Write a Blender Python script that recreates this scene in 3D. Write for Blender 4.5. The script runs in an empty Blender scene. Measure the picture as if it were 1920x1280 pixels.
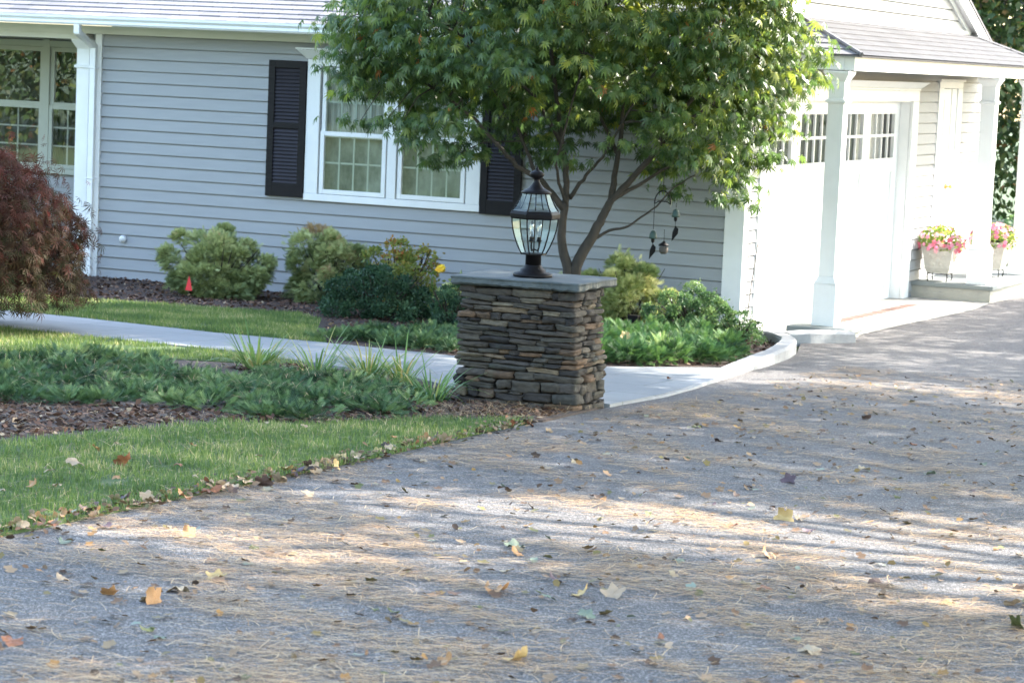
import bpy, math, random
import numpy as np
from mathutils import Matrix, Vector
random.seed(7); RNG = np.random.default_rng(11)
SC = bpy.context.scene
COL = SC.collection
# ------------------------------------------------------------------ camera
CAM = np.array([7.65503, -22.78786, 2.48])
RIGHT = np.array([.9134476, .4047226, .0425802])
DOWN = np.array([.0832537, -.0834263, -.9930301])
FWD = np.array([-.3983495, .910626, -.1099002])
cd = bpy.data.cameras.new('camera'); co = bpy.data.objects.new('camera', cd); COL.objects.link(co)
m = Matrix.Identity(4)
for i in range(3):
    m[i][0] = RIGHT[i]; m[i][1] = -DOWN[i]; m[i][2] = -FWD[i]; m[i][3] = CAM[i]
co.matrix_world = m
cd.sensor_width = 36; cd.sensor_fit = 'HORIZONTAL'; cd.lens = 36 * 4770 / 1920
cd.clip_start = .1; cd.clip_end = 2000
cd.dof.use_dof = True; cd.dof.focus_distance = 14.2; cd.dof.aperture_fstop = cd.lens / 1000 / .0125
SC.camera = co
# ------------------------------------------------------------------ sky, sun, exposure
SUN = np.array([1, 1.2, 1.3]); SUN = SUN / np.linalg.norm(SUN)
w = bpy.data.worlds.new('World'); SC.world = w; w.use_nodes = True
nt = w.node_tree; nt.nodes.clear()
sky = nt.nodes.new('ShaderNodeTexSky'); sky.sky_type = 'NISHITA'; sky.sun_disc = False
sky.sun_elevation = math.asin(SUN[2]); sky.sun_rotation = math.atan2(SUN[0], SUN[1])
sky.air_density = 1.3; sky.dust_density = 1.4; sky.ozone_density = .15
bg = nt.nodes.new('ShaderNodeBackground'); bg.inputs[1].default_value = .15
wo = nt.nodes.new('ShaderNodeOutputWorld')
nt.links.new(sky.outputs[0], bg.inputs[0]); nt.links.new(bg.outputs[0], wo.inputs[0])
sl = bpy.data.lights.new('sun', 'SUN'); sl.energy = 3.0; sl.angle = math.radians(.5); sl.color = (1, .94, .84)
so = bpy.data.objects.new('sun', sl); COL.objects.link(so)
so.rotation_euler = Vector(SUN).to_track_quat('Z', 'Y').to_euler()
vs = SC.view_settings; vs.view_transform = 'Standard'; vs.look = 'None'; vs.gamma = 1; vs.exposure = 2.85
SC.cycles.max_bounces = 8; SC.cycles.transparent_max_bounces = 16

def g(y): return -.0358 * y if y < 0 else -.012 * y
def gv(y): return np.where(y < 0, -.0358 * y, -.012 * y)

# ------------------------------------------------------------------ materials
def newmat(name):
    mt = bpy.data.materials.new(name); mt.use_nodes = True
    n = mt.node_tree; n.nodes.clear(); o = n.nodes.new('ShaderNodeOutputMaterial')
    return mt, n, o
def ramp(n, stops):
    r = n.nodes.new('ShaderNodeValToRGB'); e = r.color_ramp.elements
    while len(e) < len(stops): e.new(.5)
    for i, (p, c) in enumerate(stops): e[i].position = p; e[i].color = (*c, 1)
    return r
def noise(n, scale, detail=5, rough=.6, coord='Object', stretch=None):
    tc = n.nodes.new('ShaderNodeTexCoord'); nz = n.nodes.new('ShaderNodeTexNoise')
    nz.inputs['Scale'].default_value = scale; nz.inputs['Detail'].default_value = detail; nz.inputs['Roughness'].default_value = rough
    if stretch:
        mp = n.nodes.new('ShaderNodeMapping'); mp.inputs['Scale'].default_value = stretch
        n.links.new(tc.outputs[coord], mp.inputs[0]); n.links.new(mp.outputs[0], nz.inputs[0])
    else: n.links.new(tc.outputs[coord], nz.inputs[0])
    return nz
def simple(name, c1, c2=None, scale=3, rough=.5, bump=0, bscale=60, metal=0, spec=.5, stretch=None, lo=.3, hi=.7):
    mt, n, o = newmat(name); p = n.nodes.new('ShaderNodeBsdfPrincipled')
    p.inputs['Roughness'].default_value = rough; p.inputs['Metallic'].default_value = metal; p.inputs['Specular IOR Level'].default_value = spec
    nz = noise(n, scale, stretch=stretch); r = ramp(n, [(lo, c1), (hi, c2 or tuple(x * .9 for x in c1))])
    n.links.new(nz.outputs[0], r.inputs[0]); n.links.new(r.outputs[0], p.inputs['Base Color'])
    if bump:
        b = n.nodes.new('ShaderNodeBump'); b.inputs['Strength'].default_value = bump; b.inputs['Distance'].default_value = .01
        nb = noise(n, bscale); n.links.new(nb.outputs[0], b.inputs['Height']); n.links.new(b.outputs[0], p.inputs['Normal'])
    n.links.new(p.outputs[0], o.inputs[0]); return mt
def leafmat(name, stops, trans=.35, rough=.45, spec=.4):
    mt, n, o = newmat(name); at = n.nodes.new('ShaderNodeAttribute'); at.attribute_name = 'tint'
    r = ramp(n, stops); n.links.new(at.outputs['Fac'], r.inputs[0])
    p = n.nodes.new('ShaderNodeBsdfPrincipled'); p.inputs['Roughness'].default_value = rough; p.inputs['Specular IOR Level'].default_value = spec
    t = n.nodes.new('ShaderNodeBsdfTranslucent'); hs = n.nodes.new('ShaderNodeHueSaturation')
    hs.inputs['Hue'].default_value = .485; hs.inputs['Saturation'].default_value = 1.1; hs.inputs['Value'].default_value = 1.6
    n.links.new(r.outputs[0], p.inputs['Base Color']); n.links.new(r.outputs[0], hs.inputs['Color']); n.links.new(hs.outputs[0], t.inputs[0])
    mx = n.nodes.new('ShaderNodeMixShader'); mx.inputs[0].default_value = trans
    n.links.new(p.outputs[0], mx.inputs[1]); n.links.new(t.outputs[0], mx.inputs[2]); n.links.new(mx.outputs[0], o.inputs[0])
    return mt
def asphalt():
    mt, n, o = newmat('asphalt'); p = n.nodes.new('ShaderNodeBsdfPrincipled'); p.inputs['Roughness'].default_value = .8
    tc = n.nodes.new('ShaderNodeTexCoord')
    v = n.nodes.new('ShaderNodeTexVoronoi'); v.inputs['Scale'].default_value = 160; n.links.new(tc.outputs['Object'], v.inputs[0])
    bw = n.nodes.new('ShaderNodeSeparateColor'); n.links.new(v.outputs['Color'], bw.inputs[0])
    r = ramp(n, [(0, (.036, .034, .033)), (.45, (.080, .074, .073)), (.8, (.132, .122, .119)), (1, (.31, .29, .28))]); n.links.new(bw.outputs[0], r.inputs[0])
    nz = noise(n, .55, 8, .7); r2 = ramp(n, [(.32, (.76, .76, .78)), (.5, (1, 1, 1)), (.68, (1.2, 1.19, 1.18))]); n.links.new(nz.outputs[0], r2.inputs[0])
    mx = n.nodes.new('ShaderNodeMix'); mx.data_type = 'RGBA'; mx.blend_type = 'MULTIPLY'; mx.inputs[0].default_value = 1
    n.links.new(r.outputs[0], mx.inputs[6]); n.links.new(r2.outputs[0], mx.inputs[7]); n.links.new(mx.outputs[2], p.inputs['Base Color'])
    b = n.nodes.new('ShaderNodeBump'); b.inputs['Strength'].default_value = .7; b.inputs['Distance'].default_value = .006
    n.links.new(v.outputs['Distance'], b.inputs['Height']); n.links.new(b.outputs[0], p.inputs['Normal'])
    n.links.new(p.outputs[0], o.inputs[0]); return mt
def shingle(name, swap, c=(.30, .28, .30)):
    mt, n, o = newmat(name); p = n.nodes.new('ShaderNodeBsdfPrincipled'); p.inputs['Roughness'].default_value = .85
    tc = n.nodes.new('ShaderNodeTexCoord'); mp = n.nodes.new('ShaderNodeMapping')
    if swap: mp.inputs['Rotation'].default_value = (0, 0, math.radians(90))
    n.links.new(tc.outputs['Object'], mp.inputs[0])
    br = n.nodes.new('ShaderNodeTexBrick'); br.inputs['Scale'].default_value = 1
    br.inputs['Brick Width'].default_value = .23; br.inputs['Row Height'].default_value = .131; br.inputs['Mortar Size'].default_value = .004
    br.inputs['Color1'].default_value = (*c, 1); br.inputs['Color2'].default_value = (c[0] * .62, c[1] * .62, c[2] * .66, 1)
    br.inputs['Mortar'].default_value = (.07, .07, .08, 1); br.offset = .37
    n.links.new(mp.outputs[0], br.inputs[0])
    nz = noise(n, 1.3, 6); r2 = ramp(n, [(.3, (.8, .8, .8)), (.7, (1.15, 1.12, 1.12))]); n.links.new(nz.outputs[0], r2.inputs[0])
    mx = n.nodes.new('ShaderNodeMix'); mx.data_type = 'RGBA'; mx.blend_type = 'MULTIPLY'; mx.inputs[0].default_value = 1
    n.links.new(br.outputs[0], mx.inputs[6]); n.links.new(r2.outputs[0], mx.inputs[7]); n.links.new(mx.outputs[2], p.inputs['Base Color'])
    n.links.new(p.outputs[0], o.inputs[0]); return mt
def glass(name, refl, tint=(1, 1, 1), rough=.0, gcol=(1, 1, 1)):
    mt, n, o = newmat(name); t = n.nodes.new('ShaderNodeBsdfTransparent'); t.inputs[0].default_value = (*tint, 1)
    gl = n.nodes.new('ShaderNodeBsdfGlossy'); gl.inputs['Roughness'].default_value = rough; gl.inputs[0].default_value = (*gcol, 1)
    nz = noise(n, 2.5, 2); b = n.nodes.new('ShaderNodeBump'); b.inputs['Strength'].default_value = .02; b.inputs['Distance'].default_value = .02
    n.links.new(nz.outputs[0], b.inputs['Height']); n.links.new(b.outputs[0], gl.inputs['Normal'])
    mx = n.nodes.new('ShaderNodeMixShader'); mx.inputs[0].default_value = refl
    n.links.new(t.outputs[0], mx.inputs[1]); n.links.new(gl.outputs[0], mx.inputs[2]); n.links.new(mx.outputs[0], o.inputs[0]); return mt
def stonemat():
    mt, n, o = newmat('field_stone'); p = n.nodes.new('ShaderNodeBsdfPrincipled'); p.inputs['Roughness'].default_value = .85
    at = n.nodes.new('ShaderNodeAttribute'); at.attribute_name = 'tint'
    r = ramp(n, [(0, (.024, .021, .021)), (.25, (.064, .052, .043)), (.45, (.085, .074, .058)), (.62, (.056, .054, .047)), (.78, (.16, .095, .055)), (.9, (.22, .18, .125)), (1, (.045, .042, .047))])
    n.links.new(at.outputs['Fac'], r.inputs[0])
    nz = noise(n, 22, 8, .65, stretch=(1, 1, 2.2)); r2 = ramp(n, [(.3, (.38, .36, .34)), (.72, (1.15, 1.12, 1.06))]); n.links.new(nz.outputs[0], r2.inputs[0])
    mx = n.nodes.new('ShaderNodeMix'); mx.data_type = 'RGBA'; mx.blend_type = 'MULTIPLY'; mx.inputs[0].default_value = 1
    n.links.new(r.outputs[0], mx.inputs[6]); n.links.new(r2.outputs[0], mx.inputs[7])
    ms = noise(n, 6, 4); rm = ramp(n, [(.58, (0, 0, 0)), (.76, (.5, .5, .5))]); n.links.new(ms.outputs[0], rm.inputs[0])
    m2 = n.nodes.new('ShaderNodeMix'); m2.data_type = 'RGBA'; n.links.new(rm.outputs[0], m2.inputs[0]); n.links.new(mx.outputs[2], m2.inputs[6])
    m2.inputs[7].default_value = (.08, .095, .065, 1); n.links.new(m2.outputs[2], p.inputs['Base Color'])
    b = n.nodes.new('ShaderNodeBump'); b.inputs['Strength'].default_value = .8; b.inputs['Distance'].default_value = .01
    nb = noise(n, 45, 8, .7); n.links.new(nb.outputs[0], b.inputs['Height']); n.links.new(b.outputs[0], p.inputs['Normal'])
    n.links.new(p.outputs[0], o.inputs[0]); return mt

M = {}
M['siding'] = simple('blue_grey_siding', (.305, .313, .328), (.28, .288, .303), 6, .5, .12, 90, stretch=(.4, 1, 4))
M['white'] = simple('white_paint', (.80, .80, .80), (.74, .74, .74), 4, .4)
M['cream'] = simple('soffit_paint', (.74, .74, .70), (.70, .70, .66), 3, .5)
M['shutter'] = simple('black_paint', (.008, .007, .009), (.011, .009, .011), 5, .5, spec=.2)
M['louvre'] = simple('louvre_paint', (.038, .034, .042), (.03, .027, .033), 5, .5, spec=.2)
M['shing'] = shingle('roof_shingle', False, (.21, .205, .21)); M['shing2'] = shingle('portico_shingle', True, (.05, .05, .055))
M['asphalt'] = asphalt()
M['walk'] = simple('bluestone', (.25, .255, .255), (.195, .20, .205), 1.6, .75, .3, 70)
_n = M['walk'].node_tree; _p = [q for q in _n.nodes if q.type == 'BSDF_PRINCIPLED'][0]; _src = _p.inputs['Base Color'].links[0].from_socket
_br = _n.nodes.new('ShaderNodeTexBrick'); _br.inputs['Scale'].default_value = 1; _br.inputs['Brick Width'].default_value = .92; _br.inputs['Row Height'].default_value = .61; _br.inputs['Mortar Size'].default_value = .006
_br.inputs['Color1'].default_value = (1.06, 1.06, 1.06, 1); _br.inputs['Color2'].default_value = (.88, .90, .92, 1); _br.inputs['Mortar'].default_value = (.55, .54, .52, 1)
_tc = _n.nodes.new('ShaderNodeTexCoord'); _n.links.new(_tc.outputs['Object'], _br.inputs[0]); _mx = _n.nodes.new('ShaderNodeMix'); _mx.data_type = 'RGBA'; _mx.blend_type = 'MULTIPLY'; _mx.inputs[0].default_value = 1
_n.links.new(_src, _mx.inputs[6]); _n.links.new(_br.outputs[0], _mx.inputs[7]); _n.links.new(_mx.outputs[2], _p.inputs['Base Color'])
M['apron'] = simple('pale_concrete', (.30, .29, .265), (.24, .235, .215), 2, .8, .2, 60)
M['kerb'] = simple('white_granite', (.33, .33, .33), (.25, .25, .26), 14, .8, .5, 50)
M['soil'] = simple('garden_soil', (.045, .032, .025), (.085, .06, .05), 25, .95, 1.0, 60)
M['mulch'] = simple('bark_mulch', (.075, .042, .032), (.035, .022, .018), 30, .95, 1, 80)
M['turf'] = simple('turf_base', (.05, .09, .025), (.07, .10, .03), 12, .95, .6, 80)
M['ground'] = simple('ground_grass', (.042, .07, .024), (.055, .08, .03), .6, .95, .5, 30)
M['stone'] = stonemat()
M['cap'] = simple('bluestone_cap', (.082, .092, .088), (.045, .052, .05), 7, .7, .5, 35)
M['slab'] = simple('bluestone_slab', (.22, .24, .235), (.18, .195, .19), 5, .75, .2, 50)
M['porch'] = simple('porch_stone', (.42, .40, .35), (.33, .32, .29), 6, .8, .4, 30)
M['iron'] = simple('dark_bronze', (.006, .005, .0055), (.010, .0085, .009), 20, .5, .1, 90, metal=.0, spec=.12)
M['bark'] = simple('maple_bark', (.06, .045, .034), (.03, .025, .019), 18, .9, .8, 50, stretch=(1, 1, .3))
M['bark2'] = simple('grey_bark', (.12, .10, .085), (.06, .05, .042), 10, .9, 1, 30, stretch=(1, 1, .2))
M['wood'] = simple('porch_ceiling_wood', (.16, .13, .11), (.12, .10, .085), 8, .6)
M['rust'] = simple('rusty_grate', (.11, .05, .035), (.07, .035, .027), 15, .8)
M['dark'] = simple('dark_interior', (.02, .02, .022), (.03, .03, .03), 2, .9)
M['grille'] = simple('grille_bar', (.36, .38, .34), (.33, .35, .31), 4, .5)
M['shaded_trim'] = simple('shaded_porch_trim', (.42, .44, .38), (.38, .40, .34), 3, .5)  # left porch window trim, the porch's shade is put into this colour
M['sheer'] = simple('sheer_curtain', (.52, .50, .45), (.34, .33, .29), 9, .9, stretch=(5, 1, .15))
M['screen_refl'] = simple('screen_with_reflection', (.27, .285, .25), (.06, .07, .06), 2.2, .8, stretch=(1.6, 1, 1), lo=.36, hi=.64)  # insect screen tone with a mottled grey-green reflection painted into it
M['glassD'] = glass('dark_window_glass', .2)
M['glassF'] = glass('window_glass', .12, (.92, .97, .93))
M['glassG'] = glass('garage_glass', .12)
M['glassL'] = glass('lantern_glass', .055, (.95, .99, .97), .03, (.9, 1, .95))
M['bulb'] = glass('candle_glass', .14, (.95, .95, .95), .1)
M['brass'] = simple('brass', (.7, .5, .15), None, 5, .3, metal=1)
M['verd'] = simple('verdigris_bronze', (.02, .05, .036), (.012, .028, .021), 25, .6)
M['red'] = simple('red_plastic_flag', (.75, .03, .04), (.65, .02, .03), 5, .5)
M['rust_steel'] = simple('thin_steel', (.10, .07, .06), None, 5, .6)
M['urn'] = simple('cast_stone', (.56, .53, .47), (.46, .43, .38), 14, .85, .5, 40)
M['maple'] = leafmat('japanese_maple_leaf', [(0, (.042, .082, .030)), (.4, (.08, .140, .042)), (.7, (.155, .215, .05)), (.95, (.28, .30, .06)), (1, (.42, .17, .05))], .44, .38, .55)
M['redmap'] = leafmat('laceleaf_maple_leaf', [(0, (.032, .036, .014)), (.35, (.045, .032, .016)), (.7, (.062, .024, .018)), (1, (.13, .05, .038))], .3, .65, .12)
M['cypress'] = leafmat('thread_cypress', [(0, (.13, .17, .065)), (.4, (.27, .32, .13)), (.8, (.50, .53, .26)), (1, (.34, .24, .12))], .25, .7)
M['gold'] = leafmat('gold_cypress', [(0, (.14, .21, .08)), (.5, (.38, .43, .17)), (1, (.72, .70, .38))], .3, .7)
M['yew'] = leafmat('dark_yew', [(0, (.022, .052, .028)), (.7, (.04, .09, .042)), (1, (.08, .15, .065))], .2, .6)
M['spirea'] = leafmat('spirea_leaf', [(0, (.12, .17, .04)), (.5, (.24, .27, .07)), (.8, (.34, .22, .06)), (1, (.38, .12, .05))], .3)
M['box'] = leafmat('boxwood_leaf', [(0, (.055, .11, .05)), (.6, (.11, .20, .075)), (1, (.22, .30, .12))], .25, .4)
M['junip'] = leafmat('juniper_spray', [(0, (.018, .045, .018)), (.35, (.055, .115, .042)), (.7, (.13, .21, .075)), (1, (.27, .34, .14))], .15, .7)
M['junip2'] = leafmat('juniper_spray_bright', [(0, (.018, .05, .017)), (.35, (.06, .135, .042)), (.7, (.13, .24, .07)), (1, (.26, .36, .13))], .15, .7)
M['grass'] = leafmat('lawn_blade', [(0, (.048, .09, .03)), (.5, (.108, .172, .048)), (.80, (.20, .25, .075)), (1, (.52, .43, .24))], .4, .5)
M['lily'] = leafmat('daylily_blade', [(0, (.09, .17, .06)), (.7, (.18, .29, .09)), (1, (.45, .36, .13))], .3, .45)
M['needle'] = leafmat('pine_needle', [(0, (.21, .11, .05)), (.5, (.42, .265, .125)), (1, (.60, .44, .25))], .1, .6)
M['chip'] = leafmat('mulch_chip', [(0, (.035, .018, .012)), (.6, (.105, .052, .032)), (.93, (.17, .10, .065)), (1, (.42, .32, .21))], 0, .9)
M['oak'] = leafmat('shade_tree_leaf', [(0, (.03, .06, .015)), (.8, (.06, .11, .025)), (1, (.14, .13, .03))], .35)
M['oak2'] = leafmat('woodland_leaf', [(0, (.022, .045, .014)), (.7, (.06, .105, .03)), (.93, (.13, .15, .045)), (1, (.22, .11, .04))], .3)
M['petal'] = leafmat('petunia_petal', [(0, (.62, .12, .16)), (.5, (.66, .28, .40)), (1, (.74, .46, .42))], .35)
M['pleaf'] = leafmat('petunia_leaf', [(0, (.10, .19, .04)), (1, (.28, .35, .09))], .4)
M['ylw'] = leafmat('yellow_petal', [(0, (.75, .55, .05)), (1, (.85, .70, .12))], .4)
LEAFC = {'tan': ((.34, .23, .14), (.46, .34, .22)), 'pale': ((.36, .27, .17), (.44, .34, .22)), 'orange': ((.34, .16, .06), (.46, .24, .09)), 'rust': ((.22, .085, .04), (.33, .13, .06)),
         'brown': ((.07, .04, .03), (.12, .07, .05)), 'green': ((.08, .10, .03), (.13, .13, .04)), 'silver': ((.13, .165, .115), (.19, .22, .15)), 'yellow': ((.46, .30, .11), (.54, .37, .15)), 'plum': ((.07, .045, .06), (.13, .08, .09))}
for k, (a, b) in LEAFC.items(): M['lf_' + k] = simple('fallen_leaf_' + k, a, b, 30, .6, .3, 60)

# ------------------------------------------------------------------ mesh helpers
def link(name, me, mat, parent=None):
    o = bpy.data.objects.new(name, me); COL.objects.link(o)
    if mat is not None and not me.materials: me.materials.append(mat)
    if parent is not None: o.parent = parent
    return o
class MB:
    def __init__(s): s.v = []; s.f = []
    def add(s, vs, fs):
        b = len(s.v); s.v += [tuple(map(float, p)) for p in vs]; s.f += [tuple(i + b for i in f) for f in fs]; return s
    def box(s, x0, x1, y0, y1, z0, z1):
        return s.add([(x0, y0, z0), (x1, y0, z0), (x1, y1, z0), (x0, y1, z0), (x0, y0, z1), (x1, y0, z1), (x1, y1, z1), (x0, y1, z1)],
                     [(0, 3, 2, 1), (4, 5, 6, 7), (0, 1, 5, 4), (1, 2, 6, 5), (2, 3, 7, 6), (3, 0, 4, 7)])
    def frustum(s, c, a0, b0, z0, a1, b1, z1):      # rectangular loft between two levels, half sizes a (x) and b (y)
        x, y = c
        vs = [(x - a0, y - b0, z0), (x + a0, y - b0, z0), (x + a0, y + b0, z0), (x - a0, y + b0, z0), (x - a1, y - b1, z1), (x + a1, y - b1, z1), (x + a1, y + b1, z1), (x - a1, y + b1, z1)]
        return s.add(vs, [(0, 3, 2, 1), (4, 5, 6, 7), (0, 1, 5, 4), (1, 2, 6, 5), (2, 3, 7, 6), (3, 0, 4, 7)])
    def tube(s, pts, rads, n=8, cap=True):
        P = [np.array(p, float) for p in pts]; rings = []
        if not hasattr(rads, '__len__'): rads = [rads] * len(P)
        u = None
        for i, p in enumerate(P):
            d = P[min(i + 1, len(P) - 1)] - P[max(i - 1, 0)]; d = d / (np.linalg.norm(d) + 1e-9)
            if u is None:
                a = np.array([0, 0, 1.]) if abs(d[2]) < .9 else np.array([1., 0, 0]); u = np.cross(d, a)
            u = u - d * (u @ d); u /= np.linalg.norm(u); v = np.cross(d, u)
            rings.append([p + rads[i] * (math.cos(2 * math.pi * k / n) * u + math.sin(2 * math.pi * k / n) * v) for k in range(n)])
        vs = [q for r in rings for q in r]; fs = []
        for i in range(len(P) - 1):
            for k in range(n): fs.append((i * n + k, i * n + (k + 1) % n, (i + 1) * n + (k + 1) % n, (i + 1) * n + k))
        if cap: fs.append(tuple(range(n))[::-1]); fs.append(tuple((len(P) - 1) * n + k for k in range(n)))
        return s.add(vs, fs)
    def lathe(s, c, prof, n=24, rot=0):
        x, y, z = c; vs = []; fs = []
        for (r, h) in prof:
            for k in range(n):
                a = 2 * math.pi * k / n + rot; vs.append((x + r * math.cos(a), y + r * math.sin(a), z + h))
        for i in range(len(prof) - 1):
            for k in range(n): fs.append((i * n + k, i * n + (k + 1) % n, (i + 1) * n + (k + 1) % n, (i + 1) * n + k))
        fs.append(tuple(range(n))[::-1]); fs.append(tuple((len(prof) - 1) * n + k for k in range(n)))
        return s.add(vs, fs)
    def build(s, name, mat, parent=None, smooth=False, bevel=0):
        me = bpy.data.meshes.new(name); me.from_pydata(s.v, [], s.f); me.update()
        if smooth: me.polygons.foreach_set('use_smooth', [True] * len(me.polygons))
        o = link(name, me, mat, parent)
        if bevel:
            b = o.modifiers.new('edge', 'BEVEL'); b.width = bevel; b.segments = 2; b.limit_method = 'ANGLE'; b.angle_limit = math.radians(40)
        return o
def tag(o, label=None, cat=None, group=None, kind=None):
    if label: o['label'] = label
    if cat: o['category'] = cat
    if group: o['group'] = group
    if kind: o['kind'] = kind
    return o
def empty(name, loc, label, cat, group=None):
    o = bpy.data.objects.new(name, None); COL.objects.link(o); o.location = loc; o.empty_display_size = .1
    return tag(o, label, cat, group)
def npmesh(name, V, F, mat, parent=None, tint=None, smooth=False):
    """V (n,3) float, F (m,k) int with constant k"""
    me = bpy.data.meshes.new(name); n, k = F.shape
    me.vertices.add(len(V)); me.vertices.foreach_set('co', V.astype(np.float32).ravel())
    me.loops.add(n * k); me.loops.foreach_set('vertex_index', F.astype(np.int32).ravel())
    me.polygons.add(n); me.polygons.foreach_set('loop_start', np.arange(0, n * k, k, dtype=np.int32))
    try: me.polygons.foreach_set('loop_total', np.full(n, k, dtype=np.int32))
    except Exception: pass
    if tint is not None:
        a = me.attributes.new('tint', 'FLOAT', 'POINT'); a.data.foreach_set('value', tint.astype(np.float32))
    me.update(calc_edges=True); me.validate()
    if smooth: me.polygons.foreach_set('use_smooth', np.ones(n, dtype=bool))
    return link(name, me, mat, parent)
def nrm(a): return a / (np.linalg.norm(a, axis=-1, keepdims=True) + 1e-9)
def scatter(name, TV, TF, pos, d, up, size, mat, parent=None, tint=None):
    """template tip along +y, face normal +z; d = tip direction, up = approximate normal"""
    n = len(pos); d = nrm(d); z = nrm(up - d * np.sum(up * d, 1, keepdims=True)); x = np.cross(d, z)
    size = np.broadcast_to(np.asarray(size, float), (n,))
    V = pos[:, None, :] + size[:, None, None] * (TV[None, :, 0:1] * x[:, None, :] + TV[None, :, 1:2] * d[:, None, :] + TV[None, :, 2:3] * z[:, None, :])
    F = TF[None] + (np.arange(n) * len(TV))[:, None, None]
    t = RNG.random(n) if tint is None else tint
    return npmesh(name, V.reshape(-1, 3), F.reshape(-1, TF.shape[1]), mat, parent, np.repeat(t, len(TV)))
def lobed(dirs, wid, droop=.25):
    V = []; F = []
    for a, L in dirs:
        a = math.radians(a); t = np.array([math.sin(a), math.cos(a)]); s = np.array([t[1], -t[0]]); b = len(V); mid = t * L * .5
        for q, zz in ((np.zeros(2), 0), (mid + s * wid * L, -droop * .25 * L * L), (t * L, -droop * L * L), (mid - s * wid * L, -droop * .25 * L * L)):
            V.append((q[0], q[1], zz))
        F.append((b, b + 1, b + 2, b + 3))
    return np.array(V), np.array(F)
T_MAPLE = lobed([(0, 1), (27, .93), (-27, .90), (56, .78), (-56, .80), (92, .5), (-92, .48)], .11, .6)
T_LACE = lobed([(0, 1), (28, .9), (-28, .9), (60, .7), (-60, .7)], .055, .35)
T_OVAL = (np.array([(0, 0, 0), (.28, .4, .03), (.2, .8, -.02), (0, 1, -.1), (-.2, .8, -.02), (-.28, .4, .03)]), np.array([(0, 1, 2, 3), (0, 3, 4, 5)]))
T_KITE = (np.array([(0, 0, 0), (.3, .5, -.03), (0, 1, -.12), (-.3, .5, -.03)]), np.array([(0, 1, 2, 3)]))
def spray(n=5, wid=.05, side=.42):
    V = []; F = []
    def strip(p, q, w0):
        p = np.array(p, float); q = np.array(q, float); t = (q - p)[:2]; s = np.array([t[1], -t[0], 0]) / (np.linalg.norm(t) + 1e-9); b = len(V)
        for r in (p - s * w0, p + s * w0, q + s * w0 * .5, q - s * w0 * .5): V.append(tuple(r))
        F.append((b, b + 1, b + 2, b + 3))
    strip((0, 0, 0), (0, 1, -.06), wid)
    for i in range(n):
        t = .12 + .75 * i / n
        for sg in (1, -1): strip((0, t, -.06 * t), (sg * side * (1 - t * .6), t + side * .75, .05 - .06 * t), wid * .8)
    return np.array(V), np.array(F)
T_SPRAY = spray(7, .034, .36)
def strands(base, d0, length, seg, width, sag, name, mat, parent=None, tint=None, side=None):
    """ribbons bending down: base (n,3), d0 unit start dirs, sag in length units"""
    n = len(base); d0 = nrm(d0); h = d0.copy(); h[:, 2] = 0; s = nrm(np.cross(d0, [0, 0, 1.])) if side is None else side
    V = []; L = np.broadcast_to(length, (n,))[:, None]; sg = np.broadcast_to(sag, (n,))[:, None]; W = np.broadcast_to(width, (n,))[:, None]
    for i in range(seg + 1):
        t = i / seg; p = base + d0 * L * t + np.array([[0, 0, -1.]]) * sg * L * t * t; w_ = W * (1 - t ** 2 * .85) * .5
        V += [p - s * w_, p + s * w_]
    V = np.stack(V, 1); k = 2 * (seg + 1); F = np.array([(2 * i, 2 * i + 1, 2 * i + 3, 2 * i + 2) for i in range(seg)])
    F = F[None] + (np.arange(n) * k)[:, None, None]
    t = RNG.random(n) if tint is None else tint
    return npmesh(name, V.reshape(-1, 3), F.reshape(-1, 4), mat, parent, np.repeat(t, k))
def inpoly(px, py, poly):
    poly = np.array(poly); r = np.zeros(len(px), bool); j = len(poly) - 1
    for i in range(len(poly)):
        xi, yi = poly[i]; xj, yj = poly[j]
        c = ((yi > py) != (yj > py)) & (px < (xj - xi) * (py - yi) / (yj - yi + 1e-12) + xi); r ^= c; j = i
    return r
def samp(poly, n):
    p = np.array(poly); lo = p.min(0); hi = p.max(0); out = np.zeros((0, 2))
    while len(out) < n:
        q = lo + RNG.random((n * 2, 2)) * (hi - lo); out = np.vstack([out, q[inpoly(q[:, 0], q[:, 1], poly)]])
    return out[:n]
def vnoise(x, y, s, seed=0):
    r = np.random.default_rng(seed); G = r.random((64, 64)); x = np.asarray(x) / s; y = np.asarray(y) / s
    xi = np.floor(x).astype(int); yi = np.floor(y).astype(int); fx = x - xi; fy = y - yi; fx = fx * fx * (3 - 2 * fx); fy = fy * fy * (3 - 2 * fy)
    a = G[xi % 64, yi % 64]; b = G[(xi + 1) % 64, yi % 64]; c = G[xi % 64, (yi + 1) % 64]; d = G[(xi + 1) % 64, (yi + 1) % 64]
    return (a * (1 - fx) + b * fx) * (1 - fy) + (c * (1 - fx) + d * fx) * fy
def prism(name, poly, h, mat, depth=.08):
    n = len(poly); a = sum(poly[i][0] * poly[(i + 1) % n][1] - poly[(i + 1) % n][0] * poly[i][1] for i in range(n))
    if a < 0: poly = poly[::-1]
    vs = [(x, y, g(y) + h) for x, y in poly] + [(x, y, g(y) - depth) for x, y in poly]
    fs = [tuple(range(n))] + [(i, n + i, n + (i + 1) % n, (i + 1) % n) for i in range(n)]
    return MB().add(vs, fs).build(name, mat)
def strip_sheet(name, rows, h, mat):
    vs = []; fs = []
    for y, a, b in rows: vs += [(a, y, g(y) + h), (b, y, g(y) + h)]
    for i in range(len(rows) - 1): fs.append((2 * i, 2 * i + 1, 2 * i + 3, 2 * i + 2))
    return MB().add(vs, fs).build(name, mat)

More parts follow.
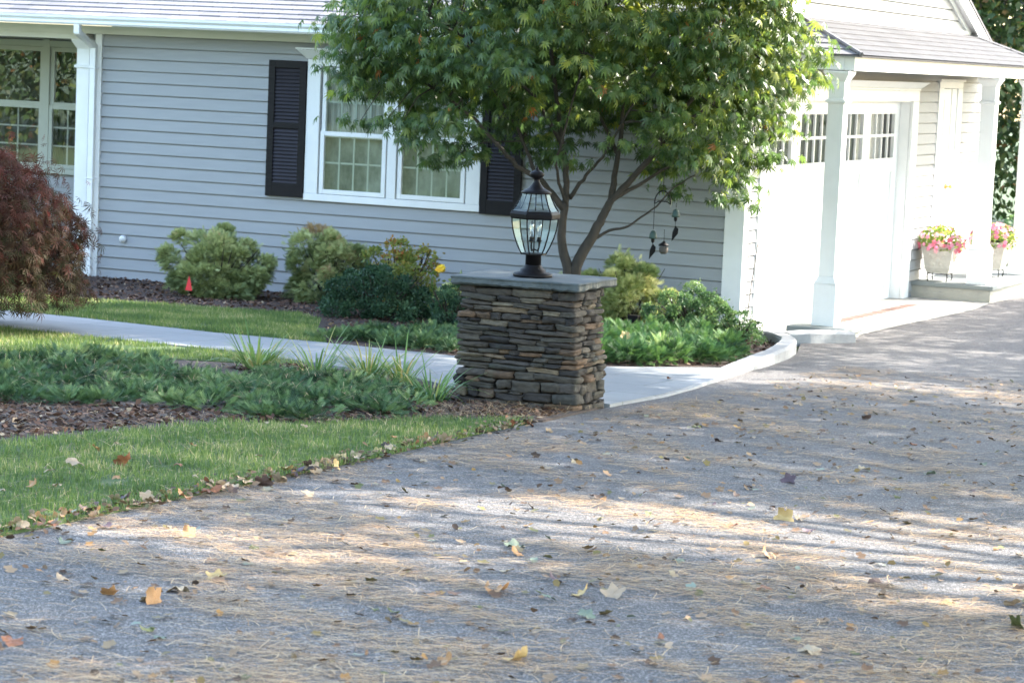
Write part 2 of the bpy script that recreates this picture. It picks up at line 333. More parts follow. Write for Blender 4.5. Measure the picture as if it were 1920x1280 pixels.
# ------------------------------------------------------------------ the setting
tag(strip_sheet('ground', [(-600, -600, 600), (0, -600, 600), (600, -600, 600)], -.035, M['ground']), 'grassy ground sloping gently down to the house', kind='structure')
DRIVE = [(-80, 1.9, 16), (-14.5, 1.86, 16), (-13, 1.83, 16), (-12, 1.82, 16), (-11, 1.79, 16), (-9.6, 1.73, 16), (-8.8, 1.72, 16), (-7.6, 1.69, 16), (-6.57, 1.72, 16), (-5.1, 1.58, 16), (-4, 1.45, 16), (-3.2, 1.38, 16), (-2.3, 1.25, 16), (-1.6, 1.1, 16), (-.6, .82, 16), (0, .8, 16), (.4, .92, 16), (2.6, .95, 16), (3.7, 1.0, 16), (5.1, 1.05, 16), (6.2, .97, 16), (9.5, 1, 16), (10, -2, 16), (13, -4, 16)]
tag(strip_sheet('driveway', DRIVE, 0, M['asphalt']), 'weathered grey asphalt driveway strewn with pine needles', kind='structure')
FAR = [(-14, -4.7), (-6, -4.9), (-4.07, -4.96), (-2.67, -5.16), (-1.63, -5.12), (-.5, -5.2), (.2, -5.05), (.62, -4.91), (1.16, -4.2), (1.36, -3.95)]
NEAR = [(1.70, -7.55), (.5, -7.42), (-.06, -7.0), (-.8, -6.8), (-1.67, -6.47), (-2.35, -6.45), (-3.86, -6.39), (-6, -6.35), (-14, -6.2)]
tag(prism('walkway', FAR + [(1.57, -5.1), (1.70, -6.57)] + NEAR, .022, M['walk']), 'pale bluestone walkway curving from the driveway past the lawn', kind='structure')
tag(strip_sheet('pavement', [(-.25, .2, .8), (0, .0, .84), (.4, -.115, .95), (2.6, -.115, .98), (3.7, -.115, 1.03), (5.1, -.115, 1.06), (6.2, -.115, .97)], .006, M['apron']), 'pale concrete apron in front of the garage door', kind='structure')
BED = [(1.74, -8.75), (1.50, -8.95), (1.24, -9.3), (.93, -10.05), (.5, -10.4), (.39, -11.0), (.22, -12.1), (-1.2, -13.4), (-3, -12.5), (-2.3, -9.4), (-2.1, -8.6), (-1.9, -7.5), (-1.2, -7.2), (-.8, -6.85), (-.06, -7.05), (.5, -7.45), (1.68, -7.6)]
tag(prism('flower_bed', BED, .012, M['soil']), 'mulched bed between front lawn and stone pillar', kind='structure')
LAWN1 = [(1.70, -8.85), (1.79, -11), (1.82, -12), (1.83, -13), (1.86, -14.5), (1.9, -22), (-8, -22), (-8, -13), (-3, -12.5), (-1.2, -13.4), (.22, -12.15), (.39, -11.05), (.5, -10.43), (.93, -10.1), (1.24, -9.34), (1.50, -9.0)]
LAWN2 = [(-1.25, -7.15), (-1.9, -7.5), (-2.1, -8.6), (-2.3, -9.4), (-3, -12.4), (-8, -12.9), (-14, -9), (-14, -6.25), (-6, -6.4), (-3.86, -6.44), (-2.35, -6.5), (-1.67, -6.52), (-.9, -6.85)]
LAWN3 = [(-1.7, -5.07), (-2.67, -5.11), (-4.07, -4.91), (-6, -4.85), (-14, -4.65), (-14, -3.0), (-6, -3.2), (-5.29, -3.12), (-4.37, -2.85), (-3.36, -2.5), (-2.9, -2.9), (-2.2, -4.3), (-1.85, -4.8)]
for i, (P_, d_) in enumerate(((LAWN1, 'front lawn strip along the driveway'), (LAWN2, 'lawn before the walkway'), (LAWN3, 'sunlit lawn strip between walkway and house bed'))):
    tag(prism('lawn', P_, .015, M['turf']), d_, kind='structure')
HBED = [(-1.85, -4.85), (-2.2, -4.3), (-2.9, -2.9), (-3.36, -2.45), (-4.37, -2.8), (-5.29, -3.07), (-6, -3.15), (-14, -2.95), (-14, 0.1), (-7.4, .1), (-7.4, -.02), (.05, -.02), (.3, -.05), (.75, -.75), (1.02, -1.6), (1.15, -2.3), (1.26, -3.2), (1.3, -3.8), (1.1, -4.2), (.62, -4.85), (.2, -5.0), (-.5, -5.15), (-1.6, -5.07)]
tag(prism('flower_bed', HBED, .02, M['mulch']), 'brown mulch bed along the house wall', kind='structure')
# kerb
def kerb(path, w_, h, lab):
    P = np.array(path); d = np.gradient(P, axis=0); d /= np.linalg.norm(d, axis=1, keepdims=True); s = np.stack([-d[:, 1], d[:, 0]], 1)
    vs = []; fs = []; n = len(P)
    for i in range(n):
        hh = h[i] if hasattr(h, '__len__') else h
        for o_, z_ in ((0, -.05), (0, hh * .8), (w_ * .12, hh), (w_ * .88, hh), (w_, hh * .8), (w_, -.05)):
            q = P[i] + s[i] * o_; vs.append((q[0] + RNG.normal(0, .004), q[1] + RNG.normal(0, .004), g(P[i][1]) + z_ + RNG.normal(0, .003)))
    for i in range(n - 1):
        for k in range(5): fs.append((i * 6 + k, (i + 1) * 6 + k, (i + 1) * 6 + k + 1, i * 6 + k + 1))
    fs.append((0, 1, 2, 3, 4, 5)); fs.append(tuple((n - 1) * 6 + k for k in range(6))[::-1])
    o = MB().add(vs, fs).build('kerb', M['kerb'], smooth=False); return tag(o, lab, kind='structure')
kp = [(1.70, -7.4), (1.72, -6.57), (1.66, -5.8), (1.57, -5.1), (1.45, -4.0), (1.40, -3.4), (1.34, -2.85), (1.28, -2.4), (1.17, -1.85), (1.03, -1.4), (.86, -1.02), (.66, -.66), (.46, -.38), (.26, -.2)]
kerb(kp, .15, [.015, .018, .02, .03, .06, .08, .095, .105, .11, .11, .105, .1, .09, .08], 'pale granite kerb curving along the driveway edge')
kerb([(.98, .16), (.86, -.1), (.72, -.32), (.58, -.46)], .17, [.10, .115, .11, .09], 'white rounded kerb stone below the first porch column')
# rusty trench drain
def gpl(y): return g(y)
dr = MB()
for i in range(9):
    y0 = 1.7 + i * .375; a = .30; b = .42
    dr.add([(a, y0, gpl(y0) + .012), (b, y0, gpl(y0) + .012), (b, y0 + .35, gpl(y0 + .35) + .012), (a, y0 + .35, gpl(y0 + .35) + .012), (a, y0, gpl(y0) - .03), (b, y0, gpl(y0) - .03), (b, y0 + .35, gpl(y0 + .35) - .03), (a, y0 + .35, gpl(y0 + .35) - .03)], [(0, 1, 2, 3), (0, 4, 5, 1), (1, 5, 6, 2), (2, 6, 7, 3), (3, 7, 4, 0)])
tag(dr.build('drain_grate', M['rust']), 'long rusty brown drain grate across the garage apron', 'drain')

# ------------------------------------------------------------------ the house
H = empty('house', (0, 0, 0), 'blue grey clapboard house with white trim, black shutters and attached garage', 'house')
EX = .1223; Z0 = .852 - 7 * EX
PITCH = .375; EAVE = 2.735; YC = 4.56; YB = 9.62
def rz(y): return EAVE + PITCH * (y + .5) if y < YC else EAVE + PITCH * (YB - y)
# front clapboards
fw = MB(); k = 0
while Z0 + k * EX < 2.56:
    z0 = Z0 + k * EX; z1 = min(z0 + EX, 2.57); x0, x1 = -7.118, -.163
    zt = z1 - .012; fw.add([(x0, -.028, z0), (x1, -.028, z0), (x1, -.014, zt), (x0, -.014, zt), (x0, .004, z0), (x1, .004, z0), (x1, .004, zt), (x0, .004, zt)], [(0, 1, 2, 3), (0, 4, 5, 1), (3, 2, 6, 7)]); k += 1
fw.box(-7.118, -.19, 0.002, .16, -.25, 2.60)
fw.build('wall', M['siding'], H)['label'] = 'blue grey clapboard front wall'
# garage side clapboards
gw = MB()
def course(y0, y1, z0, z1):
    zt = z1 - .012; gw.add([(.028, y0, z0), (.028, y1, z0), (.014, y1, zt), (.014, y0, zt), (-.004, y0, z0), (-.004, y1, z0), (-.004, y1, zt), (-.004, y0, zt)], [(0, 1, 2, 3), (0, 4, 5, 1), (3, 2, 6, 7)])
for (a, b, zt) in ((.1, .37, 2.5), (6.05, 6.95, 2.55), (8.08, 9.2, 2.55)):
    k = -1
    while Z0 + k * EX < zt - .02: course(a, b, Z0 + k * EX, min(Z0 + (k + 1) * EX, zt)); k += 1
k = 20
while True:
    z0 = Z0 + k * EX; z1 = z0 + EX; yl0 = (z0 + .16 - EAVE) / PITCH - .5; yl1 = (z1 + .16 - EAVE) / PITCH - .5
    if yl1 > YC - .1: break
    yr0 = 2 * YC - yl0; yr1 = 2 * YC - yl1
    zt = z1 - .012; gw.add([(.028, max(yl0, 0), z0), (.028, yr0, z0), (.014, yr1, zt), (.014, max(yl1, 0), zt), (-.004, max(yl0, 0), z0), (-.004, yr0, z0), (-.004, yr1, zt), (-.004, max(yl1, 0), zt)], [(0, 1, 2, 3), (0, 4, 5, 1), (3, 2, 6, 7)]); k += 1
gw.box(-.16, -.006, .01, .57, -.3, 2.55); gw.box(-.16, -.006, .57, 5.83, 2.217, 2.55); gw.box(-.16, -.006, 5.83, 9.2, -.3, 2.55)
gw.add([(-.02, 0, 2.55), (-.02, 9.2, 2.55), (-.02, YC, rz(YC) - .1)], [(0, 1, 2)])
gw.build('wall', M['siding'], H)['label'] = 'clapboard gable wall around the garage door'
ow = MB(); ow.box(-13, -.17, 9.0, 9.2, -.3, 2.6); ow.box(-13, -12.8, 1.2, 9.0, -.3, 2.6); ow.box(-13, -7.34, 1.2, 1.36, -.3, 1.02); ow.box(-13, -7.34, 1.2, 1.36, 2.48, 2.62); ow.box(-7.34, -7.13, .2, 1.36, -.3, 2.6)
ow.box(-13, -9.9, 1.205, 1.36, 1.02, 2.48); ow.box(-7.9, -7.34, 1.205, 1.36, 1.02, 2.48)
for k in range(-1, 9):
    z0 = Z0 + k * EX
    if z0 + EX < 1.03: ow.add([(-13, 1.178, z0), (-7.34, 1.178, z0), (-7.34, 1.190, z0 + EX), (-13, 1.19, z0 + EX), (-13, 1.199, z0), (-7.34, 1.199, z0)], [(0, 1, 2, 3), (0, 4, 5, 1)])
ow.build('wall', M['siding'], H)['label'] = 'recessed clapboard wall behind the left porch'
# corner boards, frieze, soffit, fascia
MB().box(-.165, .03, -.034, -.002, -.1, 2.56).build('corner_board', M['white'], H, bevel=.003)
MB().box(.001, .032, .0, .10, -.1, 2.5).build('corner_board', M['white'], H, bevel=.003)
MB().box(-7.20, -7.121, -.034, .1, -.02, 2.56).build('corner_board', M['white'], H, bevel=.003)
MB().box(-13, -.0, -.038, -.004, 2.562, 2.645).box(-13, -7.34, .0, .14, 2.50, 2.645).build('frieze_board', M['cream'], H)
MB().box(-13, .1, -.42, -.04, 2.648, 2.664).box(-13, -7.34, .142, 1.2, 2.62, 2.64).build('soffit', M['cream'], H)
MB().box(-13, .1, -.438, -.421, 2.65, 2.735).build('fascia_board', M['white'], H)
gt = MB(); prof = [(-.44, 2.735), (-.44, 2.645), (-.50, 2.645), (-.515, 2.665), (-.505, 2.69), (-.53, 2.715), (-.53, 2.74), (-.52, 2.74), (-.515, 2.72)]
gx = [-13, .1]; vs = [(x, y, z) for x in gx for (y, z) in prof]; npf = len(prof)
gt.add(vs, [(i, i + 1, npf + i + 1, npf + i) for i in range(npf - 1)] + [tuple(range(npf))[::-1], tuple(npf + i for i in range(npf))])
gt.build('gutter', M['white'], H)
# downspout with elbows
ds = MB()
def duct(pts, a=.034, b=.026):
    for (p, q) in zip(pts[:-1], pts[1:]):
        p = np.array(p, float); q = np.array(q, float); d = (q - p) / np.linalg.norm(q - p); s = np.array([1., 0, 0]) if abs(d[0]) < .75 else np.array([0, 0, 1.])
        s = s - d * (s @ d); s /= np.linalg.norm(s); t = np.cross(d, s)
        vs = [e + s * a * i + t * b * j for e in (p - d * .012, q + d * .012) for (i, j) in ((-1, -1), (1, -1), (1, 1), (-1, 1))]
        ds.add(vs, [(0, 1, 5, 4), (1, 2, 6, 5), (2, 3, 7, 6), (3, 0, 4, 7), (0, 3, 2, 1), (4, 5, 6, 7)])
duct([(-7.13, -.48, 2.65), (-7.13, -.48, 2.57), (-7.168, -.11, 2.43), (-7.168, -.11, -.02), (-7.19, -.22, -.08)])
ds.box(-7.215, -7.121, -.145, -.07, 2.2, 2.212); ds.box(-7.215, -7.121, -.145, -.07, 1.05, 1.062)
ds.build('downspout', M['white'], H, bevel=.006)
# main roof with real shingle courses
rf = MB()
def slope_courses(xa, xb, ya, yb, rev):
    n = int(round(abs(yb - ya) / .131)); 
    for i in range(n):
        y0 = ya + (yb - ya) * i / n; y1 = ya + (yb - ya) * (i + 1) / n; b = .010
        rf.add([(xa, y0, rz(y0) + b), (xb, y0, rz(y0) + b), (xb, y1, rz(y1)), (xa, y1, rz(y1)), (xa, y0, rz(y0)), (xb, y0, rz(y0))], [(0, 1, 2, 3), (0, 4, 5, 1)] if not rev else [(3, 2, 1, 0), (1, 5, 4, 0)])
slope_courses(-13.2, .14, -.5, YC, False); slope_courses(-13.2, .14, YB, YC, True)
rf.add([(-13.2, -.5, EAVE - .03), (.14, -.5, EAVE - .03), (.14, YC, rz(YC) - .03), (-13.2, YC, rz(YC) - .03)], [(0, 1, 2, 3)][::-1])
rf.add([(-13.2, YB, EAVE - .03), (.14, YB, EAVE - .03), (.14, YC, rz(YC) - .03), (-13.2, YC, rz(YC) - .03)], [(0, 1, 2, 3)])
rf.add([(.14, -.5, EAVE), (.14, -.5, EAVE - .03), (.14, YC, rz(YC) - .03), (.14, YC, rz(YC))], [(0, 1, 2, 3)])
rf.add([(.14, YB, EAVE), (.14, YB, EAVE - .03), (.14, YC, rz(YC) - .03), (.14, YC, rz(YC))], [(3, 2, 1, 0)])
rf.build('roof', M['shing'], H)
# rake boards
def rake(sgn):
    b = MB()
    ye = -.5 if sgn < 0 else YB
    def pr(x0, x1, d0, d1):
        A = [(x, y, rz(y) - d) for x in (x0, x1) for (y, d) in ((ye, d0), (YC, d0), (YC, d1), (ye, d1))]
        b.add(A, [(0, 1, 2, 3), (7, 6, 5, 4), (0, 4, 5, 1), (1, 5, 6, 2), (2, 6, 7, 3), (3, 7, 4, 0)])
    pr(.103, .128, .034, .21); pr(.028, .10, .16, .185); pr(.001, .045, .188, .265)
    b.build('rake_board', M['white'], H)
rake(-1); rake(1)
# columns
def column(cx_, cy_, z0, z1, hs, foot=True):
    c = MB(); o = hs
    c.frustum((cx_, cy_), o + .035, o + .035, z0, o + .035, o + .035, z0 + .40)
    c.frustum((cx_, cy_), o + .035, o + .035, z0 + .402, o, o, z0 + .47)
    c.box(cx_ - o, cx_ + o, cy_ - o, cy_ + o, z0 + .47, z1 - .03)
    c.box(cx_ - o - .02, cx_ + o + .02, cy_ - o - .02, cy_ + o + .02, z1 - .295, z1 - .27)
    c.box(cx_ - o - .01, cx_ + o + .01, cy_ - o - .01, cy_ + o + .01, z1 - .27, z1 - .262); c.box(cx_ - o - .01, cx_ + o + .01, cy_ - o - .01, cy_ + o + .01, z1 - .305, z1 - .295)
    c.frustum((cx_, cy_), o, o, z1 - .10, o + .045, o + .045, z1 - .02); c.box(cx_ - o - .045, cx_ + o + .045, cy_ - o - .045, cy_ + o + .045, z1 - .02, z1)
    return c.build('column', M['white'], H, bevel=.004)
column(.725, .48, .10, 2.505, .078); column(.745, 6.5, .115, 2.505, .085); column(.79, 8.42, .115, 2.505, .085)
column(-7.36, .06, -.06, 2.50, .078)
column(-10.6, .075, -.06, 2.50, .078)
# porch
pf = MB(); pf.box(-.0, .95, 6.24, 9.6, -.35, .065).build('porch', M['porch'], H)
ps = MB(); ps.box(.001, .985, 6.21, 9.64, .067, .115).build('porch_slab', M['slab'], H, bevel=.008)
MB().box(-13, -7.13, -.3, 1.2, -.3, -.06).build('porch', M['slab'], H)
MB().box(.445, .985, .20, .72, -.1, .035).build('column_footing', M['porch'], H, bevel=.01)
MB().box(.425, 1.005, .18, .74, .038, .10).build('column_footing', M['slab'], H, bevel=.012)
# portico: beam, ceiling, roof
PE = 9.15
MB().box(.77, .87, .46, PE - .25, 2.512, 2.648).box(.0, .768, .46, .56, 2.514, 2.648).box(.0, .768, PE - .35, PE - .25, 2.514, 2.648).build('portico_beam', M['white'], H, bevel=.003)
MB().box(.03, .768, .562, PE - .352, 2.522, 2.54).build('portico_ceiling', M['wood'], H)
pr_ = MB(); n = 7; PZ0, PZ1, PX = 2.655, 3.03, .95
for i in range(n):
    t0 = i / n; t1 = (i + 1) / n; 
    def at(t): return PX * (1 - t), .40 + .95 * t, PE - .95 * t, PZ0 + (PZ1 - PZ0) * t
    x0, a0, b0, z0 = at(t0); x1, a1, b1, z1 = at(t1); e = .010
    pr_.add([(x0, a0, z0 + e), (x0, b0, z0 + e), (x1, b1, z1), (x1, a1, z1), (x0, a0, z0), (x0, b0, z0)], [(0, 1, 2, 3), (0, 4, 5, 1)])
pr_.add([(PX, .40, PZ0 - .012), (PX, PE, PZ0 - .012), (PX, PE, PZ0 + .01), (PX, .40, PZ0 + .01), (0, .40, PZ0 - .012), (0, PE, PZ0 - .012)], [(0, 1, 2, 3), (0, 4, 5, 1)])
p1 = pr_.build('portico_roof', M['shing2'], H)
hp = MB(); hp2 = MB()
for i in range(n):
    t0 = i / n; t1 = (i + 1) / n; x0, a0, b0, z0 = at(t0); x1, a1, b1, z1 = at(t1); e = .010
    hp.add([(0, a0, z0 + e), (x0, a0, z0 + e), (x1, a1, z1), (0, a1, z1), (0, a0, z0), (x0, a0, z0)], [(0, 1, 2, 3), (0, 4, 5, 1)])
    hp2.add([(0, b0, z0 + e), (x0, b0, z0 + e), (x1, b1, z1), (0, b1, z1), (0, b0, z0), (x0, b0, z0)], [(3, 2, 1, 0), (1, 5, 4, 0)])
hp.add([(0, .40, PZ0 - .012), (PX, .40, PZ0 - .012), (PX, .40, PZ0 + .01), (0, .40, PZ0 + .01)], [(0, 1, 2, 3)])
hp.build('hip_end', M['shing'], p1); hp2.build('hip_end', M['shing'], p1)
MB().tube([(PX + .0, .395, PZ0 + .012), (0.0, 1.35, PZ1 + .008)], .022, 6).build('hip_ridge', M['shing'], p1); MB().tube([(PX, PE, PZ0 + .012), (0, PE - .95, PZ1 + .008)], .022, 6).build('hip_ridge', M['shing'], p1)
MB().box(.026, .05, 1.3, PE - .9, 3.02, 3.06).build('flashing', M['white'], H)
# garage door
gd = empty('garage_door', (0, 0, 0), None, None); gd.parent = H
d = MB(); XD = -.12
GW = [(.795 + 1.275 * i, .795 + 1.275 * i + .99) for i in range(4)]; ys = [.60] + [v for a in GW for v in a] + [5.80]
d.box(XD - .04, XD, .60, 5.80, 2.055, 2.22); d.box(XD - .04, XD, .60, 5.80, 1.40, 1.552)
for i in range(0, 10, 2): d.box(XD - .04, XD, ys[i], ys[i + 1], 1.5525, 2.0545)
d.box(XD - .04, XD, .60, 5.80, -.12, .06)
for i in range(0, 10, 2): d.box(XD - .04, XD, ys[i], ys[i + 1], .0605, 1.3995)
for a, b in GW: d.box(XD - .039, XD - .028, a, b, .0605, 1.3995)
d.build('panel', M['white'], gd)
for a, b in GW:
    mu = MB()
    for j in range(1, 4):
        y = a + (b - a) * j / 4; mu.box(XD - .028, XD - .004, y - .013, y + .013, 1.5525, 2.0545)
    for j in range(4):
        y0 = a + (b - a) * j / 4 + (.0135 if j else 0); y1 = a + (b - a) * (j + 1) / 4 - (.0135 if j < 3 else 0); mu.box(XD - .027, XD - .005, y0, y1, 1.795, 1.825)
    mu.build('muntin', M['white'], gd)
    MB().add([(XD - .022, a, 1.5525), (XD - .022, b, 1.5525), (XD - .022, b, 2.0545), (XD - .022, a, 2.0545)], [(0, 1, 2, 3)]).build('window_pane', M['glassG'], gd)
MB().box(-.32, -.28, 4.65, 5.6, 1.5, 2.1).build('curtain', M['sheer'], gd)
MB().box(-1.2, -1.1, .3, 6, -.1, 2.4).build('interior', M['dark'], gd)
gc = MB(); gc.box(.001, .035, .37, .598, -.12, 2.2); gc.box(.001, .035, 5.802, 6.05, -.12, 2.2); gc.box(.001, .034, .37, 6.05, 2.202, 2.32)
gc.box(-.158, -.003, .575, .597, -.12, 2.2); gc.box(-.158, -.003, 5.803, 5.825, -.12, 2.2); gc.box(-.11, -.003, .601, 5.799, 2.19, 2.214)
gc.box(.001, .045, .36, 6.06, 2.322, 2.345)
gc.add([(.001, .36, 2.346), (.045, .36, 2.346), (.045, 6.06, 2.346), (.001, 6.06, 2.346), (.001, .26, 2.42), (.13, .26, 2.42), (.13, 6.16, 2.42), (.001, 6.16, 2.42)], [(0, 3, 2, 1), (4, 5, 6, 7), (0, 1, 5, 4), (1, 2, 6, 5), (2, 3, 7, 6)])
gc.build('door_casing', M['white'], H, bevel=.003)
# entry door
ed = MB(); ed.box(.001, .035, 6.95, 7.17, .115, 2.36); ed.box(.001, .035, 7.86, 8.08, .115, 2.36); ed.box(.001, .037, 6.95, 8.08, 2.362, 2.44); ed.box(.001, .06, 6.92, 8.11, 2.442, 2.47)
ed.build('door_casing', M['white'], H, bevel=.003)
dd = MB(); dd.box(-.05, .012, 7.175, 7.60, .12, 2.35); dl_ = dd.build('entry_door', M['white'], H)
MB().box(-.05, .018, 7.625, 7.855, .12, 2.355).build('sidelight', M['white'], dl_)
MB().box(.0125, .014, 7.25, 7.31, 1.62, 2.22).box(.0125, .014, 7.25, 7.31, .95, 1.55).build('window_pane', M['glassD'], dl_)
MB().lathe((0, 0, 0), [(.0, 0), (.03, .0), (.03, .015), (.012, .02), (.012, .05), (.03, .06), (.02, .08)], 12).build('knob', M['brass'], dl_)
kb = bpy.data.objects['knob']; kb.rotation_euler = (0, math.pi / 2, 0); kb.location = (.012, 7.55, 1.18)
# front double window
fw_ = MB(); ZS, ZT = .98, 2.40
fw_.box(-4.665, -4.515, -.05, -.001, ZS + .07, ZT); fw_.box(-2.86, -2.71, -.05, -.001, ZS + .07, ZT); fw_.box(-4.67, -2.705, -.052, -.001, ZS, ZS + .069); fw_.box(-4.514, -2.861, -.05, -.001, 2.335, ZT)
fw_.box(-3.735, -3.635, -.05, -.001, ZS + .07, 2.335)
fw_.add([(-4.675, -.06, ZT + .003), (-2.70, -.06, ZT + .003), (-2.70, -.001, ZT + .003), (-4.675, -.001, ZT + .003), (-4.755, -.14, 2.49), (-2.62, -.14, 2.49), (-2.62, -.001, 2.49), (-4.755, -.001, 2.49)], [(0, 3, 2, 1), (4, 5, 6, 7), (0, 1, 5, 4), (1, 2, 6, 5), (3, 0, 4, 7)])
fw_.box(-4.765, -2.61, -.145, -.001, 2.493, 2.51)
WN = empty('window', (0, 0, 0), None, None); WN.parent = H
fw_.build('frame', M['white'], WN, bevel=.004)
def sash(x0, x1, z0, z1, y, fr, cols, rows, parent, gm, grill_y, nm='sash', sm='white'):
    s = MB(); s.box(x0, x0 + fr, y, y + .035, z0, z1); s.box(x1 - fr, x1, y, y + .035, z0, z1); s.box(x0 + fr, x1 - fr, y + .001, y + .034, z0, z0 + fr); s.box(x0 + fr, x1 - fr, y + .001, y + .034, z1 - fr, z1)
    s.build(nm, M[sm], parent, bevel=.003)
    X0, X1, A, B = x0 + fr, x1 - fr, z0 + fr, z1 - fr
    gr = MB()
    for i in range(1, cols): xx = X0 + (X1 - X0) * i / cols; gr.box(xx - .009, xx + .009, grill_y, grill_y + .006, A, B)
    for i in range(1, rows): zz = A + (B - A) * i / rows; gr.box(X0, X1, grill_y + .0065, grill_y + .012, zz - .009, zz + .009)
    if cols > 1: gr.build('muntin', M['grille'], parent)
    MB().add([(X0, y + .015, A), (X1, y + .015, A), (X1, y + .015, B), (X0, y + .015, B)], [(0, 1, 2, 3)]).build('pane', gm, parent)
for xa, xb in ((-4.512, -3.738), (-3.632, -2.863)):
    sash(xa + .015, xb - .015, 1.63, 2.33, -.028, .045, 4, 2, WN, M['glassF'], .0)
    sash(xa + .015, xb - .015, 1.055, 1.685, -.045, .045, 4, 2, WN, M['glassF'], -.018)
cu = MB()
for xa, xb in ((-4.5, -3.75), (-3.62, -2.87)):
    n = 60; vs = []; fs = []
    for i in range(n + 1):
        x = xa + (xb - xa) * i / n; y = .075 + .018 * math.sin(i * .9) + .008 * math.sin(i * 2.3)
        vs += [(x, y, 1.62), (x, y, 2.36)]
    cu.add(vs, [(2 * i, 2 * i + 2, 2 * i + 3, 2 * i + 1) for i in range(n)])
cu.build('curtain', M['sheer'], WN)
MB().box(-4.52, -2.85, .11, .13, 1.03, 1.65).build('shade', M['screen_refl'], WN)  # panel behind the lower sashes, carries the painted garden reflection
# the wall backing has to open behind the window: cut by rebuilding the backing box as four pieces
def rebuild_front_backing():
    me = [c for c in H.children if c.name.startswith('wall')][0].data
    import bmesh
    bm = bmesh.new(); bm.from_mesh(me)
    bm.faces.ensure_lookup_table(); bmesh.ops.delete(bm, geom=[f for f in bm.faces if f.calc_center_median().y > .001], context='FACES')
    bm.to_mesh(me); bm.free()
    b = MB(); b.box(-7.118, -4.53, .006, .16, -.25, 2.6); b.box(-2.84, -.19, .006, .16, -.25, 2.6); b.box(-4.53, -2.84, .006, .16, -.25, 1.04); b.box(-4.53, -2.84, .006, .16, 2.34, 2.6)
    b.build('wall_core', M['siding'], H)
    # clapboards are removed where the window opens
    bm = bmesh.new(); bm.from_mesh(me)
    for co_, no in (((-4.53, 0, 0), (1, 0, 0)), ((-2.84, 0, 0), (1, 0, 0))):
        bmesh.ops.bisect_plane(bm, geom=list(bm.verts) + list(bm.edges) + list(bm.faces), plane_co=co_, plane_no=no)
    dl = [f for f in bm.faces if -4.53 < f.calc_center_median().x < -2.84 and 1.03 < f.calc_center_median().z < 2.36]
    bmesh.ops.delete(bm, geom=dl, context='FACES'); bm.to_mesh(me); bm.free()
rebuild_front_backing()
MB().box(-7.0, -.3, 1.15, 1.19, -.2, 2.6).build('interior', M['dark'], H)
# shutters
def shutter(x0, x1, z0, z1):
    s = MB(); f_ = .075; y0, y1 = -.062, -.026
    s.box(x0, x0 + f_, y0, y1, z0, z1); s.box(x1 - f_, x1, y0, y1, z0, z1)
    zm = z0 + (z1 - z0) * .525
    for a, b in ((z0, z0 + .14), (zm - .03, zm + .03), (z1 - .075, z1)): s.box(x0 + f_, x1 - f_, y0 + .001, y1, a, b)
    s.box(x0 + f_, x1 - f_, y1 - .006, y1 - .001, z0 + .14, z1 - .075)
    o = s.build('shutter', M['shutter'], H, bevel=.003); l = MB()
    for a, b in ((z0 + .14, zm - .03), (zm + .03, z1 - .075)):
        n = int((b - a) / .0345)
        for i in range(n):
            z = a + (b - a) * (i + .5) / n; h = (b - a) / n * .56
            l.add([(x0 + f_, y0 + .006, z - h), (x1 - f_, y0 + .006, z - h), (x1 - f_, y1 - .008, z + h * .75), (x0 + f_, y1 - .008, z + h * .75), (x0 + f_, y0 + .012, z - h), (x1 - f_, y0 + .012, z - h)], [(0, 1, 2, 3), (0, 4, 5, 1)])
    l.build('louvre', M['louvre'], o)
shutter(-5.106, -4.672, 1.0, 2.375); shutter(-2.703, -2.268, .965, 2.375)
# left porch windows
for xa, xb in ((-9.9, -8.655), (-8.565, -7.9)):
    W2 = empty('window', (0, 0, 0), None, None); W2.parent = H
    sash(xa, xb, 1.74, 2.40, 1.17, .05, 1, 1, W2, M['glassD'], 1.2, sm='shaded_trim')
    sash(xa, xb, 1.06, 1.76, 1.15, .045, 4 if xb - xa > .9 else 3, 3, W2, M['glassD'], 1.175, sm='shaded_trim')
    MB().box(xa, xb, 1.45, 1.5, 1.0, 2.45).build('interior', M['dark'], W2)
MB().box(-8.653, -8.567, 1.145, 1.2, 1.02, 2.48).box(-9.95, -7.85, 1.15, 1.2, 2.402, 2.47).box(-9.95, -7.85, 1.13, 1.2, 1.0, 1.058).build('window_trim', M['shaded_trim'], H)
# vent cap on the wall
MB().lathe((0, 0, 0), [(.0, 0), (.035, 0), (.04, .03), (.03, .05)], 14).build('wall_vent', M['white'], H, smooth=True)
v_ = bpy.data.objects['wall_vent']; v_.rotation_euler = (math.pi / 2 + .5, 0, 0); v_.location = (-6.8, -.02, .45)

